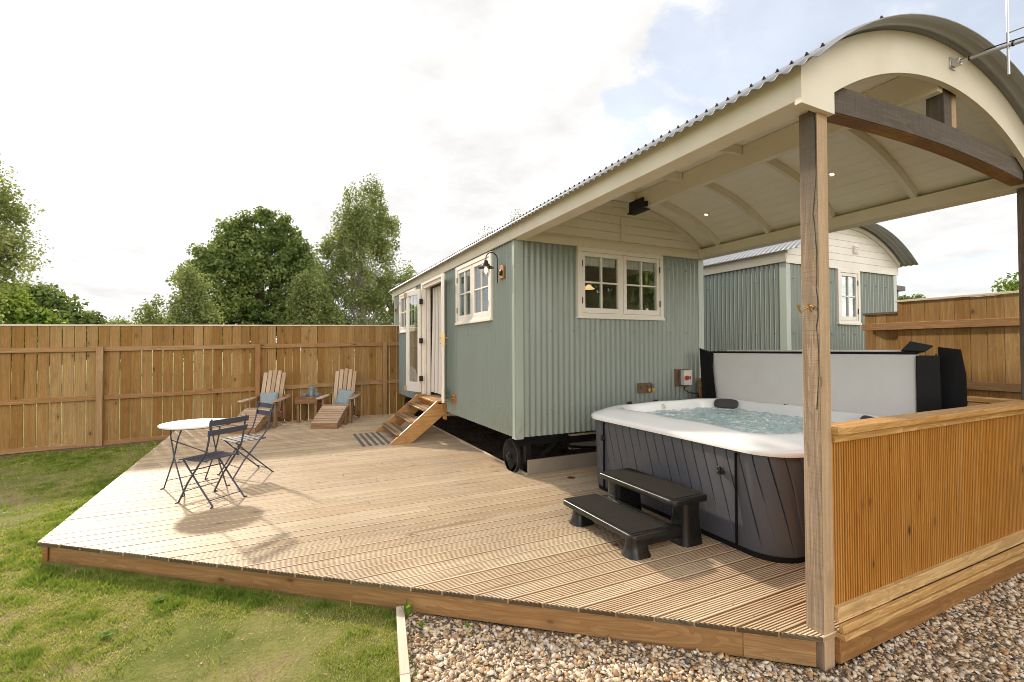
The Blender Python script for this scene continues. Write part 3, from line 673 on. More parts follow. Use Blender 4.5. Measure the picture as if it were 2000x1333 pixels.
b = MB(); b.prism([(0, 2.96)]+[(x, arc(x, 2.70)) for x in np.linspace(0, 3.2, 20)]+[(3.2, 2.96)], 'y', HL, HL+.02); b.build('far_gable', M['cream'], hut)
# posts, tie beam, king post
def postmesh(x, y_, s1, s2, mats, zb=-.2, zt=2.955):
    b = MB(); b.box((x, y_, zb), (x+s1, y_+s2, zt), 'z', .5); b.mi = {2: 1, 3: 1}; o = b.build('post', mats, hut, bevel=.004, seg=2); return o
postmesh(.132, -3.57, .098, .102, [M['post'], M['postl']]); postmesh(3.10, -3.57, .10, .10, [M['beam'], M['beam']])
b = MB(); n = 16
for i in range(n):
    xa_, xb_ = .242+2.78*i/n, .242+2.78*(i+1)/n
    def bz(x): return 2.975+.055*math.sin(math.pi*(x-.24)/2.78)
    def tz(x): return 3.135+.05*math.sin(math.pi*(x-.24)/2.78)
    b.mesh([(xa_, -3.555, bz(xa_)), (xb_, -3.555, bz(xb_)), (xb_, -3.555, tz(xb_)), (xa_, -3.555, tz(xa_)), (xa_, -3.455, bz(xa_)), (xb_, -3.455, bz(xb_)), (xb_, -3.455, tz(xb_)), (xa_, -3.455, tz(xa_))],
           [(0, 1, 2, 3), (5, 4, 7, 6), (3, 2, 6, 7)]+([(4, 0, 3, 7)] if i == 0 else [])+([(1, 5, 6, 2)] if i == n-1 else []), [(xa_, 0), (xb_, 0), (xb_, .16), (xa_, .16), (xa_, .3), (xb_, .3), (xb_, .46), (xa_, .46)], .5)
b.build('tie_beam', M['beam'], hut)
b = MB()
for i in range(n):
    xa_, xb_ = .242+2.78*i/n, .242+2.78*(i+1)/n; b.mesh([(xa_, -3.549, bz(xa_)-.004), (xb_, -3.549, bz(xb_)-.004), (xb_, -3.549, bz(xb_)+.02), (xa_, -3.549, bz(xa_)+.02), (xa_, -3.458, bz(xa_)-.004), (xb_, -3.458, bz(xb_)-.004), (xb_, -3.458, bz(xb_)+.02), (xa_, -3.458, bz(xa_)+.02)], [(0, 1, 2, 3), (5, 4, 7, 6), (4, 5, 1, 0)], [(xa_, 0), (xb_, 0), (xb_, .02), (xa_, .02), (xa_, .1), (xb_, .1), (xb_, .12), (xa_, .12)], .5)
b.build('tie_beam_underside', M['orange'], hut)
b = MB(); b.box((1.665, -3.545, 3.17), (1.775, -3.44, 3.60), 'z'); kp = b.build('king_post', M['beam'], hut, bevel=.003)
b = MB(); b.box((1.777, -3.545, 3.19), (1.845, -3.48, 3.60), 'z'); b.build('king_post_facing', M['postl'], hut, bevel=.002)
b = MB(); yy = -3.548; zc_ = 1.25
while zc_ < 2.9:
    z2 = zc_+random.uniform(.04, .10); y2 = min(-3.50, max(-3.562, yy+random.uniform(-.010, .010))); w_ = random.uniform(.001, .0028)
    b.mesh([(.1312, yy-w_, zc_), (.1312, yy+w_, zc_), (.1312, y2+w_, z2), (.1312, y2-w_, z2), (.1335, yy-w_, zc_), (.1335, yy+w_, zc_), (.1335, y2+w_, z2), (.1335, y2-w_, z2)], [(0, 3, 2, 1), (0, 1, 5, 4), (2, 3, 7, 6), (1, 2, 6, 5), (0, 4, 7, 3)], None, .5); yy, zc_ = y2, z2
b.build('drying_crack', M['black'], hut)
# brass double hook on the post
hk = MB(); hk.lathe([(.012, 0), (.012, .004), (.006, .008), (.006, .02), (0, .022)], (.13, -3.53, 1.83), 12, Matrix.Rotation(R(-90), 4, 'Y'))
for s in (-1, 1): hk.tube([(.115, -3.53, 1.83), (.09, -3.53+s*.02, 1.82), (.075, -3.53+s*.028, 1.80), (.06, -3.53+s*.03, 1.815), (.052, -3.53+s*.03, 1.84)], [.005, .005, .005, .005, .008], 8)
tag(hk.build('coat_hook', M['brass'], smooth=50), 'small brass double hook screwed to the near oak canopy post', 'hook')
# downlights
for i, (x, y_, lb) in enumerate(((2.62, -2.24, 'glowing recessed downlight seen just right of the near oak post top'), (2.62, -.60, 'glowing recessed downlight in the canopy ceiling near the hut wall'))):
    z = arc(x, RC); ang = math.asin((x-1.6)/RC); T = Matrix.Rotation(ang, 4, 'Y') @ Matrix.Rotation(math.pi, 4, 'X')
    o = thing('downlight', lb, 'ceiling light', (x, y_, z), 'downlights in the canopy ceiling')
    b = MB(); b.lathe([(.026, -.004), (.030, .004), (.044, .003), (.046, -.002)], (x, y_, z), 24, T); b.build('bezel', M['white'], o, smooth=40)
    b = MB(); b.lathe([(.028, -.002), (.02, .001), (0, .0015)], (x, y_, z), 16, T); b.build('lamp', M['spot'], o)
# aerial on the gable
ae = thing('tv_aerial', 'silver pole aerial bracketed to the curved gable board of the canopy', 'aerial', (1.64, GY, 3.585))
dirb = Vector((-.02, -.28, -.045)).normalized(); s0 = Vector((1.64, GY-.02, 3.585)); e0 = s0+dirb*1.4
b = MB(); b.box((1.60, GY-.008, 3.545), (1.68, GY-.001, 3.625)); b.box((1.615, GY-.05, 3.56), (1.665, GY-.008, 3.60)); b.build('bracket', M['steel'], ae, bevel=.002)
b = MB(); b.tube([s0, e0], .0125, 12); b.build('boom', M['steel'], ae, smooth=40)
b = MB(); mp_ = s0+dirb*.275; mp_ += Vector((0, .0, .0)); b.tube([mp_+Vector((0, 0, -.19)), mp_+Vector((0, 0, .55))], .0075, 10); b.build('mast', M['steel'], ae, smooth=40)
b = MB(); q = mp_+Vector((0, 0, .08)); b.tube([q, q+Vector((.03, -.45, -.02))], .005, 8); b.build('strut', M['steel'], ae)
b = MB(); b.tube([s0+Vector((-.02, 0, .01)), s0+dirb*.06+Vector((0, 0, .0)), s0+dirb*.2+Vector((0, 0, .022)), s0+dirb*.37+Vector((0, 0, .02)), s0+dirb*.7+Vector((0, 0, .03)), s0+dirb*1.2+Vector((0, 0, .02))], .004, 6)
for t in (.08, .30, .46): q = s0+dirb*t; b.tube([q-dirb*.004, q+dirb*.004], .016, 12)
b.build('cable', M['black'], ae)

# ------------------------------------------------------------------ stairs to the door
st = thing('wooden_steps', 'orange-brown open timber steps up to the hut door', 'steps', (-.5, 3.5, 0))
for y_ in (2.76, 4.12):
    b = MB(); b.prism([(-1.0, 0), (-.62, 0), (-.03, .46), (-.03, .69), (-.17, .69)], 'y', y_, y_+.042, 'x')
    for (x, z) in ((-.75, .09), (-.66, .02), (-.52, .26), (-.43, .18), (-.50, .32), (-.30, .45), (-.12, .44), (-.06, .62), (-.06, .56), (-.27, .40)): b.lathe([(.006, -.002), (.006, .003), (0, .004)], (x+.02, y_, z+.02), 8, Matrix.Rotation(R(90), 4, 'X'))
    b.build('stringer', M['stair'], st, bevel=.002)
for x, z in ((-.87, .13), (-.63, .32), (-.39, .51)):
    b = MB(); b.box((x, 2.803, z), (x+.25, 4.119, z+.028), 'y'); t = b.build('tread', M['stair'], st, bevel=.003)
    b = MB(); b.box((x+.01, 2.81, z+.028), (x+.065, 4.115, z+.031), 'y'); b.box((x+.145, 2.81, z+.028), (x+.20, 4.115, z+.031), 'y'); b.build('grip_strip', M['rubber'], t)
    b = MB(); b.box((x+.05, 2.803, z-.06), (x+.09, 2.84, z-.001), 'y'); b.build('tread_support', M['adird'], t)
    b = MB(); b.box((x+.05, 4.08, z-.06), (x+.09, 4.118, z-.001), 'y'); b.build('tread_support', M['adird'], t)

# ------------------------------------------------------------------ wall lamps
def wall_lamp(y_, label):
    O = Vector((-.018, y_, 2.60)); o = thing('wall_lamp', label, 'wall lamp', O, 'swan neck lanterns on the hut side')
    b = MB(); b.box((O.x-.022, y_-.06, 2.515), (O.x, y_+.06, 2.685), 'z'); b.build('back_plate', M['stair'], o, bevel=.004)
    b = MB(); b.lathe([(.04, 0), (.04, .012), (.03, .02), (.012, .022)], (O.x-.022, y_, 2.59), 20, Matrix.Rotation(R(-90), 4, 'Y')); b.tube([(O.x-.04, y_, 2.59), (O.x-.075, y_, 2.62), (O.x-.078, y_, 2.55), (O.x-.04, y_, 2.565)], .006, 8)
    pts = [(O.x-.078, y_, 2.45), (O.x-.078, y_, 2.60), (O.x-.078, y_, 2.74)]+[(O.x-.158+.08*math.cos(a), y_, 2.76+.08*math.sin(a)) for a in np.linspace(0, math.pi, 12)]+[(O.x-.238, y_, 2.72)]
    b.tube(pts, .007, 10); b.build('swan_neck', M['black'], o, smooth=50)
    c = (O.x-.238, y_, 0)
    b = MB(); b.lathe([(.012, 2.735), (.022, 2.73), (.026, 2.70), (.045, 2.685), (.055, 2.665), (.085, 2.65), (.105, 2.638), (.105, 2.634), (.05, 2.642)], c, 28); b.build('lamp_shade', M['black'], o, smooth=35)
    b = MB(); b.lathe([(.048, 2.645), (.050, 2.60), (.047, 2.56), (.034, 2.525), (.012, 2.508), (0, 2.506)], c, 24); b.build('glass_globe', M['glass'], o, smooth=60)
    b = MB(); b.lathe([(.008, 2.65), (.017, 2.63), (.017, 2.585), (.006, 2.565), (0, 2.565)], c, 12); b.build('bulb', M['bulb'], o, smooth=60)
wall_lamp(.34, 'lit black swan neck lantern nearest the corner of the green hut')
wall_lamp(6.76, 'lit black swan neck lantern at the far end of the green hut')
# sockets, taps, isolator
sk = thing('outdoor_socket', 'small brass socket on a timber block right of the hut door', 'socket', (0, 2.28, .76))
b = MB(); b.box((-.04, 2.20, .70), (-.008, 2.36, .83), 'y'); b.build('block', M['stair'], sk, bevel=.003)
b = MB(); b.lathe([(.014, 0), (.012, .02), (0, .022)], (-.04, 2.31, .77), 12, Matrix.Rotation(R(-90), 4, 'Y')); b.tube([(-.045, 2.31, .77), (-.06, 2.45, .75), (-.05, 2.62, .74)], .003, 6); b.build('fitting', M['brass'], sk)
tp = thing('outdoor_taps', 'pair of small taps with yellow caps on a brown board behind the hot tub', 'taps', (2.03, 0, 1.04))
b = MB(); b.box((1.90, -.035, .965), (2.15, -.010, 1.105), 'x'); b.build('board', M['copper'], tp, bevel=.003)
for x in (2.05, 2.13): b = MB(); b.tube([(x, -.035, 1.06), (x, -.09, 1.06), (x, -.09, 1.03)], .009, 8); b.tube([(x-.03, -.07, 1.085), (x+.03, -.07, 1.085)], .005, 6); tq = b.build('tap', M['dgrey'], tp, smooth=40); b = MB(); b.lathe([(.008, .985), (.009, 1.0), (.019, 1.005), (.019, 1.03), (0, 1.031)], (x, -.09, 0), 12); b.build('cap', M['yellow'], tq, smooth=40)
b = MB(); b.tube([(1.95, -.035, 1.05), (1.95, -.06, 1.05)], .018, 12); b.build('valve', M['dgrey'], tp, smooth=40)
iso = thing('isolator_switch', 'grey isolator box with red and yellow rotary knob on the hut wall', 'switch', (2.75, 0, 1.15))
b = MB(); b.box((2.60, -.03, 1.03), (2.88, -.010, 1.29), 'z'); b.build('board', M['copper'], iso, bevel=.003)
b = MB(); b.box((2.66, -.07, 1.05), (2.83, -.031, 1.275)); b.build('back_box', M['dgrey'], iso, bevel=.004)
b = MB(); b.box((2.662, -.135, 1.055), (2.828, -.071, 1.27)); b.build('cover', M['grey'], iso, bevel=.006, seg=2)
b = MB(); b.lathe([(.036, 0), (.036, .012), (.0, .012)], (2.708, -.135, 1.165), 24, Matrix.Rotation(R(90), 4, 'X')); b.build('dial', M['yellow'], iso, smooth=40)
b = MB(); b.lathe([(.031, .012), (.031, .032), (.028, .036), (0, .036)], (2.708, -.135, 1.165), 24, Matrix.Rotation(R(90), 4, 'X')); b.box((2.738, -.182, 1.14), (2.752, -.170, 1.19)); b.build('knob', M['red'], iso, smooth=40)
b = MB(); b.tube([(2.74, -.09, 1.055), (2.708, -.09, .99), (2.80, -.10, .94), (2.90, -.10, .93), (3.0, -.08, .92), (3.04, -.07, .8), (3.05, -.06, .3)], .008, 8); b.build('cable', M['black'], iso, smooth=60)

# ------------------------------------------------------------------ half walls round the canopy
hw = thing('ribbed_half_wall', 'ribbed orange timber half wall with a pale handrail under the canopy front', 'half wall', (1.6, -3.55, 0))
def reeded(mb, p, q, z0, z1, t=.026, side=-1):
    """vertical grooved boards from p to q (xy)"""
    p = Vector((*p, 0)); q = Vector((*q, 0)); L = (q-p).length; d = (q-p)/L; n = Vector((d.y, -d.x, 0))
    bwid = .121; k = 0; s = 0
    while s < L-.01:
        e = min(s+bwid-.003, L); v = random.uniform(.35, .6); o = random.random()*20; g = 5; w = (e-s)/g; pr = []
        for i in range(g): pr += [(s+w*(i+.04), .0), (s+w*(i+.55), .0), (s+w*(i+.62), -.007), (s+w*(i+.96), -.007)]
        pr = [(s, -t)]+pr+[(e, 0), (e, -t)]
        vs = []; uv = []
        for a, b_ in pr:
            c = p+d*a+n*b_; vs += [(c.x, c.y, z0), (c.x, c.y, z1)]; uv += [(z0+o, a+o), (z1+o, a+o)]
        m_ = len(pr); f0_ = len(mb.f)
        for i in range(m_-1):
            if (pr[i][1] < -.003 or pr[i+1][1] < -.003) and 0 < i < m_-2: mb.mi[f0_+i] = 1  # recessed faces take the painted groove shade
        mb.mesh(vs, [(2*i, 2*i+2, 2*i+3, 2*i+1) for i in range(m_-1)]+[tuple(2*i+1 for i in range(m_))], uv, v); s += bwid
b = MB(); reeded(b, (.232, -3.566), (3.095, -3.566), .10, 1.075); b.build('ribbed_panel', [M['half'], M['half_shade']], hw)
b = MB(); b.box((.222, -3.61, 1.105), (3.1, -3.47, 1.145), 'x'); b.build('handrail', M['cap2'], hw, bevel=.003)
b = MB(); b.box((.232, -3.585, 1.06), (2.99, -3.553, 1.104), 'x'); b.box((.232, -3.590, .055), (2.99, -3.553, .135), 'x'); b.box((.232, -3.615, .004), (2.99, -3.591, .048), 'x'); b.box((.232, -3.625, -.032), (3.1, -3.555, -.002), 'x')
b.build('rail', M['cap2'], hw, bevel=.002)
b = MB(); b.box((.231, -3.598, -.17), (3.1, -3.56, -.034), 'x'); b.build('base_board', M['fascia'], hw, bevel=.002)
sw = thing('side_half_wall', 'plain timber half wall behind the folded spa cover under the canopy', 'half wall', (3.15, -1.7, 0))
b = MB(); y_ = -3.44
while y_ < -.05: b.box((3.13, y_, -.1), (3.15, y_+.115, 1.09), 'z'); y_ += .12
b.build('board_panel', M['half'], sw)
b = MB(); b.box((3.08, -3.44, 1.10), (3.2, .06, 1.14), 'y'); b.box((3.095, -3.44, 1.0), (3.129, .06, 1.09), 'y'); b.box((3.095, -.03, .0), (3.129, .05, 1.0), 'z'); b.box((3.095, -3.44, .1), (3.129, -.031, .2), 'y'); b.build('rail', M['cap2'], sw, bevel=.003)

# ------------------------------------------------------------------ hot tub
TX0, TX1, TY0, TY1 = .62, 2.80, -3.00, -.56
def rr(x0, x1, y0, y1, r, n=14, per=8):
    """rounded rectangle, starts at far left, runs down the -X side: returns [(x,y,nx,ny,s)]"""
    pts = []
    cs = [((x0+r, y1-r), 90), ((x0+r, y0+r), 180), ((x1-r, y0+r), 270), ((x1-r, y1-r), 0)]
    for (cx, cy), a0 in cs:
        for k in range(n+1):
            a = R(a0+90*k/n); pts.append((cx+r*math.cos(a), cy+r*math.sin(a), math.cos(a), math.sin(a)))
    # subdivide the straight runs
    out = []
    for i, p in enumerate(pts):
        q = pts[(i+1) % len(pts)]; out.append(p); L = math.hypot(q[0]-p[0], q[1]-p[1])
        if L > .3:
            m_ = int(L/.012)
            for k in range(1, m_): t = k/m_; out.append((p[0]+(q[0]-p[0])*t, p[1]+(q[1]-p[1])*t, p[2], p[3]))
    return out
def loft(mb, rings, close=True, var=.5):
    n = len(rings[0]); vs = [p for r_ in rings for p in r_]; fs = []
    for i in range(len(rings)-1):
        for k in range(n): fs.append((i*n+k, i*n+(k+1) % n, (i+1)*n+(k+1) % n, (i+1)*n+k))
    mb.mesh(vs, fs, [(p[0]+p[1], p[2]) for p in vs], var)
tub = thing('hot_tub', 'square hot tub with white marbled rim, dark grey cabinet and bubbling blue water', 'hot tub', (1.7, -1.8, 0))
base = rr(TX0+.01, TX1, TY0, TY1, .30)
s_ = [0]
for i in range(1, len(base)): s_.append(s_[-1]+math.hypot(base[i][0]-base[i-1][0], base[i][1]-base[i-1][1]))
Ltot = s_[-1]+math.hypot(base[0][0]-base[-1][0], base[0][1]-base[-1][1]); PW = Ltot/round(Ltot/.118)
def per(s):
    s = s % Ltot; lo, hi = 0, len(s_)-1
    while hi-lo > 1:
        mi = (lo+hi)//2
        if s_[mi] <= s: lo = mi
        else: hi = mi
    i0 = lo if s < s_[hi] else hi; i1 = (i0+1) % len(base); e = (s_[i1] if i1 else Ltot); f = (s-s_[i0])/(e-s_[i0]+1e-9); a, c = base[i0], base[i1]
    nx_, ny_ = a[2]+(c[2]-a[2])*f, a[3]+(c[3]-a[3])*f; l = math.hypot(nx_, ny_)+1e-9; return a[0]+(c[0]-a[0])*f, a[1]+(c[1]-a[1])*f, nx_/l, ny_/l
fr_ = [0, .035, .07, .11, .2, .32, .45, .6, .75, .88, .96]; cells = round(Ltot/.118)
gl = [.45+.55*abs(math.sin(k*1.7+.4)) for k in range(cells)]
rings = []
for z in [.035]+list(np.linspace(.05, .785, 20))+[.80]:
    t = max(0., (z-.05)/.75); ring = []
    for c_ in range(cells):
        for f in fr_:
            s0_ = c_*PW+f*PW; x, y_, nx_, ny_ = per(s0_+.20*(1-t)-.0)
            fade = max(0., min(1., (t-(1-gl[c_])*.9)/.35)); sh = 1. if f == 0 else 0
            off = -.0125*fade*(1-min(1, f/.035))*(1 if f < .035 else 0)-.012*fade*max(0, (.11-f)/.11)-.006*fade*max(0, (f-.6)/.4)
            if t > .96: off -= .012
            ring.append((x+nx_*(off-.025*(1-t)-(.015 if z < .05 else 0)), y_+ny_*(off-.025*(1-t)-(.015 if z < .05 else 0)), z))
    rings.append(ring)
b = MB(); loft(b, rings); b.build('cabinet', M['skirt'], tub, smooth=20)
for y_ in (-2.62, -.93): b = MB(); b.box((TX0-.0085, y_-.0022, .05), (TX0+.02, y_+.0022, .775)); b.build('panel_seam', M['vinylb'], tub)
b = MB(); loft(b, [[(x-nx_*.035, y_-ny_*.035, 0.) for x, y_, nx_, ny_ in base], [(x-nx_*.035, y_-ny_*.035, .045) for x, y_, nx_, ny_ in base]]); b.build('base_tray', M['vinylb'], tub)
# acrylic shell
def ring_at(inset, z, rad, bulge=0.):
    r_ = rr(TX0+inset, TX1-inset, TY0+inset, TY1-inset, rad, 14); return r_
def shellring(inset, zf, rad):
    """resampled to a fixed count so rings match"""
    r_ = rr(TX0+inset, TX1-inset, TY0+inset, TY1-inset, rad, 14); P_ = [(p[0], p[1]) for p in r_]
    L = [0]
    for i in range(len(P_)): q = P_[(i+1) % len(P_)]; L.append(L[-1]+math.hypot(q[0]-P_[i][0], q[1]-P_[i][1]))
    out = []; N_ = 240; j = 0
    for k in range(N_):
        t = L[-1]*k/N_
        while L[j+1] < t: j += 1
        f = (t-L[j])/(L[j+1]-L[j]+1e-9); a = P_[j]; c = P_[(j+1) % len(P_)]; x = a[0]+(c[0]-a[0])*f; y_ = a[1]+(c[1]-a[1])*f
        out.append((x, y_, zf(x, y_)))
    return out
mxc, myc = (TX0+TX1)/2, (TY0+TY1)/2
def dome(x, y_):
    """rim stands a little higher at the middles of the sides and at the far and right sides"""
    u = (x-mxc)/(TX1-mxc); v = (y_-myc)/(TY1-myc); c = min(1., abs(u*v)); return .022*(1-c)+.012*max(0, v)+.015*max(0, u)
prof = [(-.005, .795, .30), (-.030, .797, .32), (-.034, .815, .32), (-.030, .838, .32), (-.012, .850, .31), (.03, .862, .30), (.09, .885, .30), (.15, .905, .31), (.19, .908, .33), (.215, .900, .35), (.235, .87, .37), (.26, .80, .38), (.30, .70, .38), (.36, .6, .38)]
b = MB(); rings = []
for ins, z, rd in prof:
    k = max(0., min(1., (z-.84)/.05)) if ins < .2 else (1. if z > .86 else .4)
    wv = .006 if ins > .1 else 0
    rings.append(shellring(ins, lambda x, y_, z=z, k=k, wv=wv: z+dome(x, y_)*k+wv*math.sin(x*9)*math.sin(y_*8), rd))
loft(b, rings); b.build('acrylic_shell', M['acryl'], tub, smooth=50)
b = MB(); n = 110; X0, X1, Y0, Y1 = TX0+.20, TX1-.20, TY0+.20, TY1-.20
def wz(x, y_): 
    d = math.hypot(x-1.55, y_+1.0); d2 = math.hypot(x-1.9, y_+1.9)
    return .832+.004*math.sin(x*31+3*math.sin(y_*17))+.004*math.sin(y_*37+2*math.sin(x*23))+.005*math.sin((x+y_)*19)+.020*math.exp(-d*d*40)*(1+.6*math.sin(x*90)*math.sin(y_*80))+.010*math.exp(-d2*d2*14)*math.sin(x*70)*math.sin(y_*75)
G = [[(X0+(X1-X0)*i/n, Y0+(Y1-Y0)*j/n) for j in range(n+1)] for i in range(n+1)]
for i in range(n):
    for j in range(n):
        b.face([(x, y_, wz(x, y_)) for x, y_ in (G[i][j], G[i+1][j], G[i+1][j+1], G[i][j+1])], var=.5)
b.build('water', M['water'], tub, smooth=80)
for y_, nm in ((-2.48, 0), (-.92, 1)):
    b = MB(); T = Matrix.Rotation(R(-90), 4, 'Y'); b.lathe([(.030, -.002), (.030, .010), (.024, .014), (0, .014)], (TX0+.004, y_, .60), 20, T); b.box((TX0-.024, y_-.016, .575), (TX0-.008, y_+.016, .64)); b.box((TX0-.030, y_-.010, .59), (TX0-.023, y_+.010, .605))
    b.build('latch', M['plastic'], tub, smooth=40, bevel=.002)
def pillow(x, y_, ang):
    b = MB(); T = Matrix.Translation((x, y_, .893)) @ Matrix.Rotation(R(ang), 4, 'Z') @ Matrix.Rotation(R(62), 4, 'X'); vs = []; fs = []; n1_, n2_ = 24, 8
    for j in range(n2_+1):
        a = math.pi*j/n2_
        for i in range(n1_):
            t = 2*math.pi*i/n1_; cx = abs(math.cos(t))**.55*math.copysign(1, math.cos(t)); sx = abs(math.sin(t))**.55*math.copysign(1, math.sin(t))
            vs.append(tuple(T @ Vector((.145*cx*math.sin(a)**.6, .065*sx*math.sin(a)**.6, .030*math.cos(a)))))
    for j in range(n2_):
        for i in range(n1_): fs.append((j*n1_+i, j*n1_+(i+1) % n1_, (j+1)*n1_+(i+1) % n1_, (j+1)*n1_+i))
    b.mesh(vs, fs, None, .5); b.build('headrest', M['pillow'], tub, smooth=80)
pillow(2.46, -1.02, -65); pillow(2.36, -2.67, -130)
for x, y_ in ((1.20, -.68), (1.63, -.66), (2.62, -1.7), (2.4, -2.85)):
    b = MB(); T = Matrix.Translation((x, y_, .915)); b.lathe([(.038, 0), (.036, .010), (.024, .020), (0, .022)], (x, y_, .918), 20); b.box((x-.03, y_-.007, .93), (x+.035, y_+.007, .952)); b.build('control_knob', M['plastic'], tub, smooth=40, bevel=.002)
b = MB(); T = Matrix.Translation((1.63, -.80, .885)) @ Matrix.Rotation(R(60), 4, 'X'); b.M = T; b.box((-.035, -.03, 0), (.035, .03, .003)); stx = b.build('sticker', M['white'], tub)
b = MB(T); 
for k in range(24):
    a, c = 2*math.pi*k/24, 2*math.pi*(k+1)/24; b.face([(.022*math.cos(a), .022*math.sin(a), .004), (.022*math.cos(c), .022*math.sin(c), .004), (.017*math.cos(c), .017*math.sin(c), .004), (.017*math.cos(a), .017*math.sin(a), .004)])
b.build('sign_ring', M['red'], stx)
# folded cover standing on the far side
cv = thing('spa_cover', 'grey folded spa cover standing upright behind the hot tub with black flaps', 'spa cover', (2.95, -1.7, .9))
def slab(nm, x, y0, y1, z0, z1, t, mat, lean=.03, bev=.012):
    b = MB(); T = Matrix.Translation((x, 0, z0)) @ Matrix.Rotation(lean, 4, 'Y'); b.M = T; b.box((0, y0, 0), (t, y1, z1-z0)); return b.build(nm, mat, cv, bevel=bev, seg=2)
slab('cover_panel', 2.835, -2.84, -.50, .78, 1.535, .075, M['cover'], .02)
slab('back_panel', 2.945, -2.78, -.62, .78, 1.572, .07, M['cover'], .02)
b = MB(); b.box((2.85, -2.84, 1.538), (2.95, -.44, 1.552)); b.box((2.843, -2.86, 1.528), (2.86, -.46, 1.541)); b.build('hinge_strip', M['vinylb'], cv, bevel=.004)
b = MB()
def flap(pts, t=.012):
    a = [Vector(p) for p in pts]; n = (a[1]-a[0]).cross(a[3]-a[0]).normalized()*t; q = a+[p+n for p in a]
    b.mesh([tuple(p) for p in q], [(0, 1, 2, 3), (7, 6, 5, 4), (0, 4, 5, 1), (1, 5, 6, 2), (2, 6, 7, 3), (3, 7, 4, 0)], None, .5)
flap([(2.84, -.46, .85), (2.85, -.50, 1.53), (2.80, -.30, 1.60), (2.78, -.36, .85)])
flap([(2.79, -.60, .84), (2.81, -.495, 1.52), (2.80, -.33, 1.59), (2.79, -.43, .84)])
b.build('end_flap', M['vinylb'], cv)
b = MB(); flap([(2.82, -2.86, .85), (2.82, -2.855, 1.52), (2.93, -2.99, 1.52), (2.94, -3.0, .85)]); flap([(2.93, -2.99, .85), (2.93, -2.97, 1.535), (3.03, -2.93, 1.52), (3.03, -2.96, .85)]); flap([(2.86, -2.72, 1.552), (2.86, -2.90, 1.545), (2.99, -2.92, 1.60), (2.99, -2.74, 1.645)], .02)
b.build('side_skirt', M['vinylb'], cv, bevel=.004)
b = MB(); flap([(3.05, -2.94, .80), (3.05, -2.93, 1.60), (3.07, -3.09, 1.575), (3.08, -3.12, 1.35)], .012); flap([(3.05, -2.94, .80), (3.08, -3.12, 1.35), (3.08, -3.125, 1.1), (3.07, -3.11, .80)], .012); b.build('side_skirt', M['vinylb'], cv)

# spa step
sp = thing('spa_step', 'glossy black moulded two-tread plastic step in front of the hot tub', 'step', (.1, -1.9, 0))
def tread(nm, x0, x1, y0, y1, z, t=.05):
    b = MB(); R0 = rr(x0, x1, y0, y1, .05, 8); R0 = [(p[0], p[1], p[2], p[3]) for p in R0]
    rg = [(-.012, z-t), (-.002, z-t+.004), (0, z-t+.012), (0, z-.018), (-.004, z-.007), (-.012, z-.001), (-.022, z)]
    loft(b, [[(p[0]+p[2]*o, p[1]+p[3]*o, zz_) for p in R0] for o, zz_ in rg]); b.mesh([(p[0]-p[2]*.022, p[1]-p[3]*.022, z) for p in R0], [tuple(range(len(R0)))], None, .5); b.mesh([(p[0]-p[2]*.012, p[1]-p[3]*.012, z-t) for p in R0], [tuple(range(len(R0)))[::-1]], None, .5)
    o = b.build(nm, M['plastic'], sp, smooth=40)
    R1 = rr(x0+.035, x1-.035, y0+.045, y1-.045, .02, 6); b = MB(); loft(b, [[(p[0], p[1], z-.001) for p in R1], [(p[0], p[1], z+.003) for p in R1]]); b.mesh([(p[0], p[1], z+.003) for p in R1], [tuple(range(len(R1)))], None, .5); b.build('tread_pad', M['pad'], o)
tread('tread', -.25, .145, -2.43, -1.44, .205); tread('tread', .16, .555, -2.43, -1.44, .405)
def foot(x0, x1, y0, y1, z1, fl=.03):
    b = MB(); rg = []
    for t in np.linspace(0, 1, 9):
        f = fl*(1-t)**2.2-.006*math.sin(math.pi*t); R0 = rr(x0-f, x1+f, y0-f, y1+f, .045+f*.8, 6); R0 = [(p[0], p[1]) for p in R0]
        rg.append(('r', f, z1*t))
    R0 = rr(x0, x1, y0, y1, .045, 6); loft(b, [[(p[0]+p[2]*f, p[1]+p[3]*f, z) for p in R0] for _, f, z in rg]); b.build('leg', M['plastic'], sp, smooth=50)
foot(-.19, -.03, -2.37, -2.24, .158); foot(-.19, -.03, -1.63, -1.50, .158)
foot(.33, .52, -2.38, -2.20, .358, .02); foot(.22, .52, -1.67, -1.49, .358, .015)
b = MB(); b.box((-.04, -2.34, .06), (.34, -2.26, .155)); b.box((-.04, -1.6, .06), (.24, -1.53, .155)); b.box((.14, -2.35, .15), (.22, -1.5, .20)); b.build('brace', M['plastic'], sp, bevel=.02, seg=3)

# ------------------------------------------------------------------ bistro table and chairs
bt = thing('bistro_table', 'round white-topped folding table with thin dark metal legs', 'table', (0, 0, 0))
b = MB(); b.lathe([(.36, .728), (.382, .730), (.386, .738), (.384, .748), (.376, .752), (0, .752)], n=56); b.lathe([(0, .729), (.36, .7285)], n=40); top = b.build('table_top', M['white'], bt, smooth=40)
b = MB(); b.lathe([(.383, .722), (.383, .729), (.35, .729)], n=48); b.build('rim', M['navy'], top)
for s in (-1, 1):
    for q in (-1, 1):
        b = MB(); x = s*.235; b.tube([(x, q*-.27, 0.006), (x, q*-.02, .36), (x, q*.10, .62), (x*.9, q*.15, .735)], .0085, 8); b.tube([(x-s*.0, q*-.27, .006), (x+s*.04, q*-.28, .004)], .008, 6); b.build('leg', M['navy'], bt, smooth=50)
b = MB()
for q in (-1, 1): b.tube([(-.235, q*.22, .10), (.235, q*.22, .10)], .005, 6); b.tube([(-.235, q*.02, .33), (.235, q*.02, .33)], .006, 6)
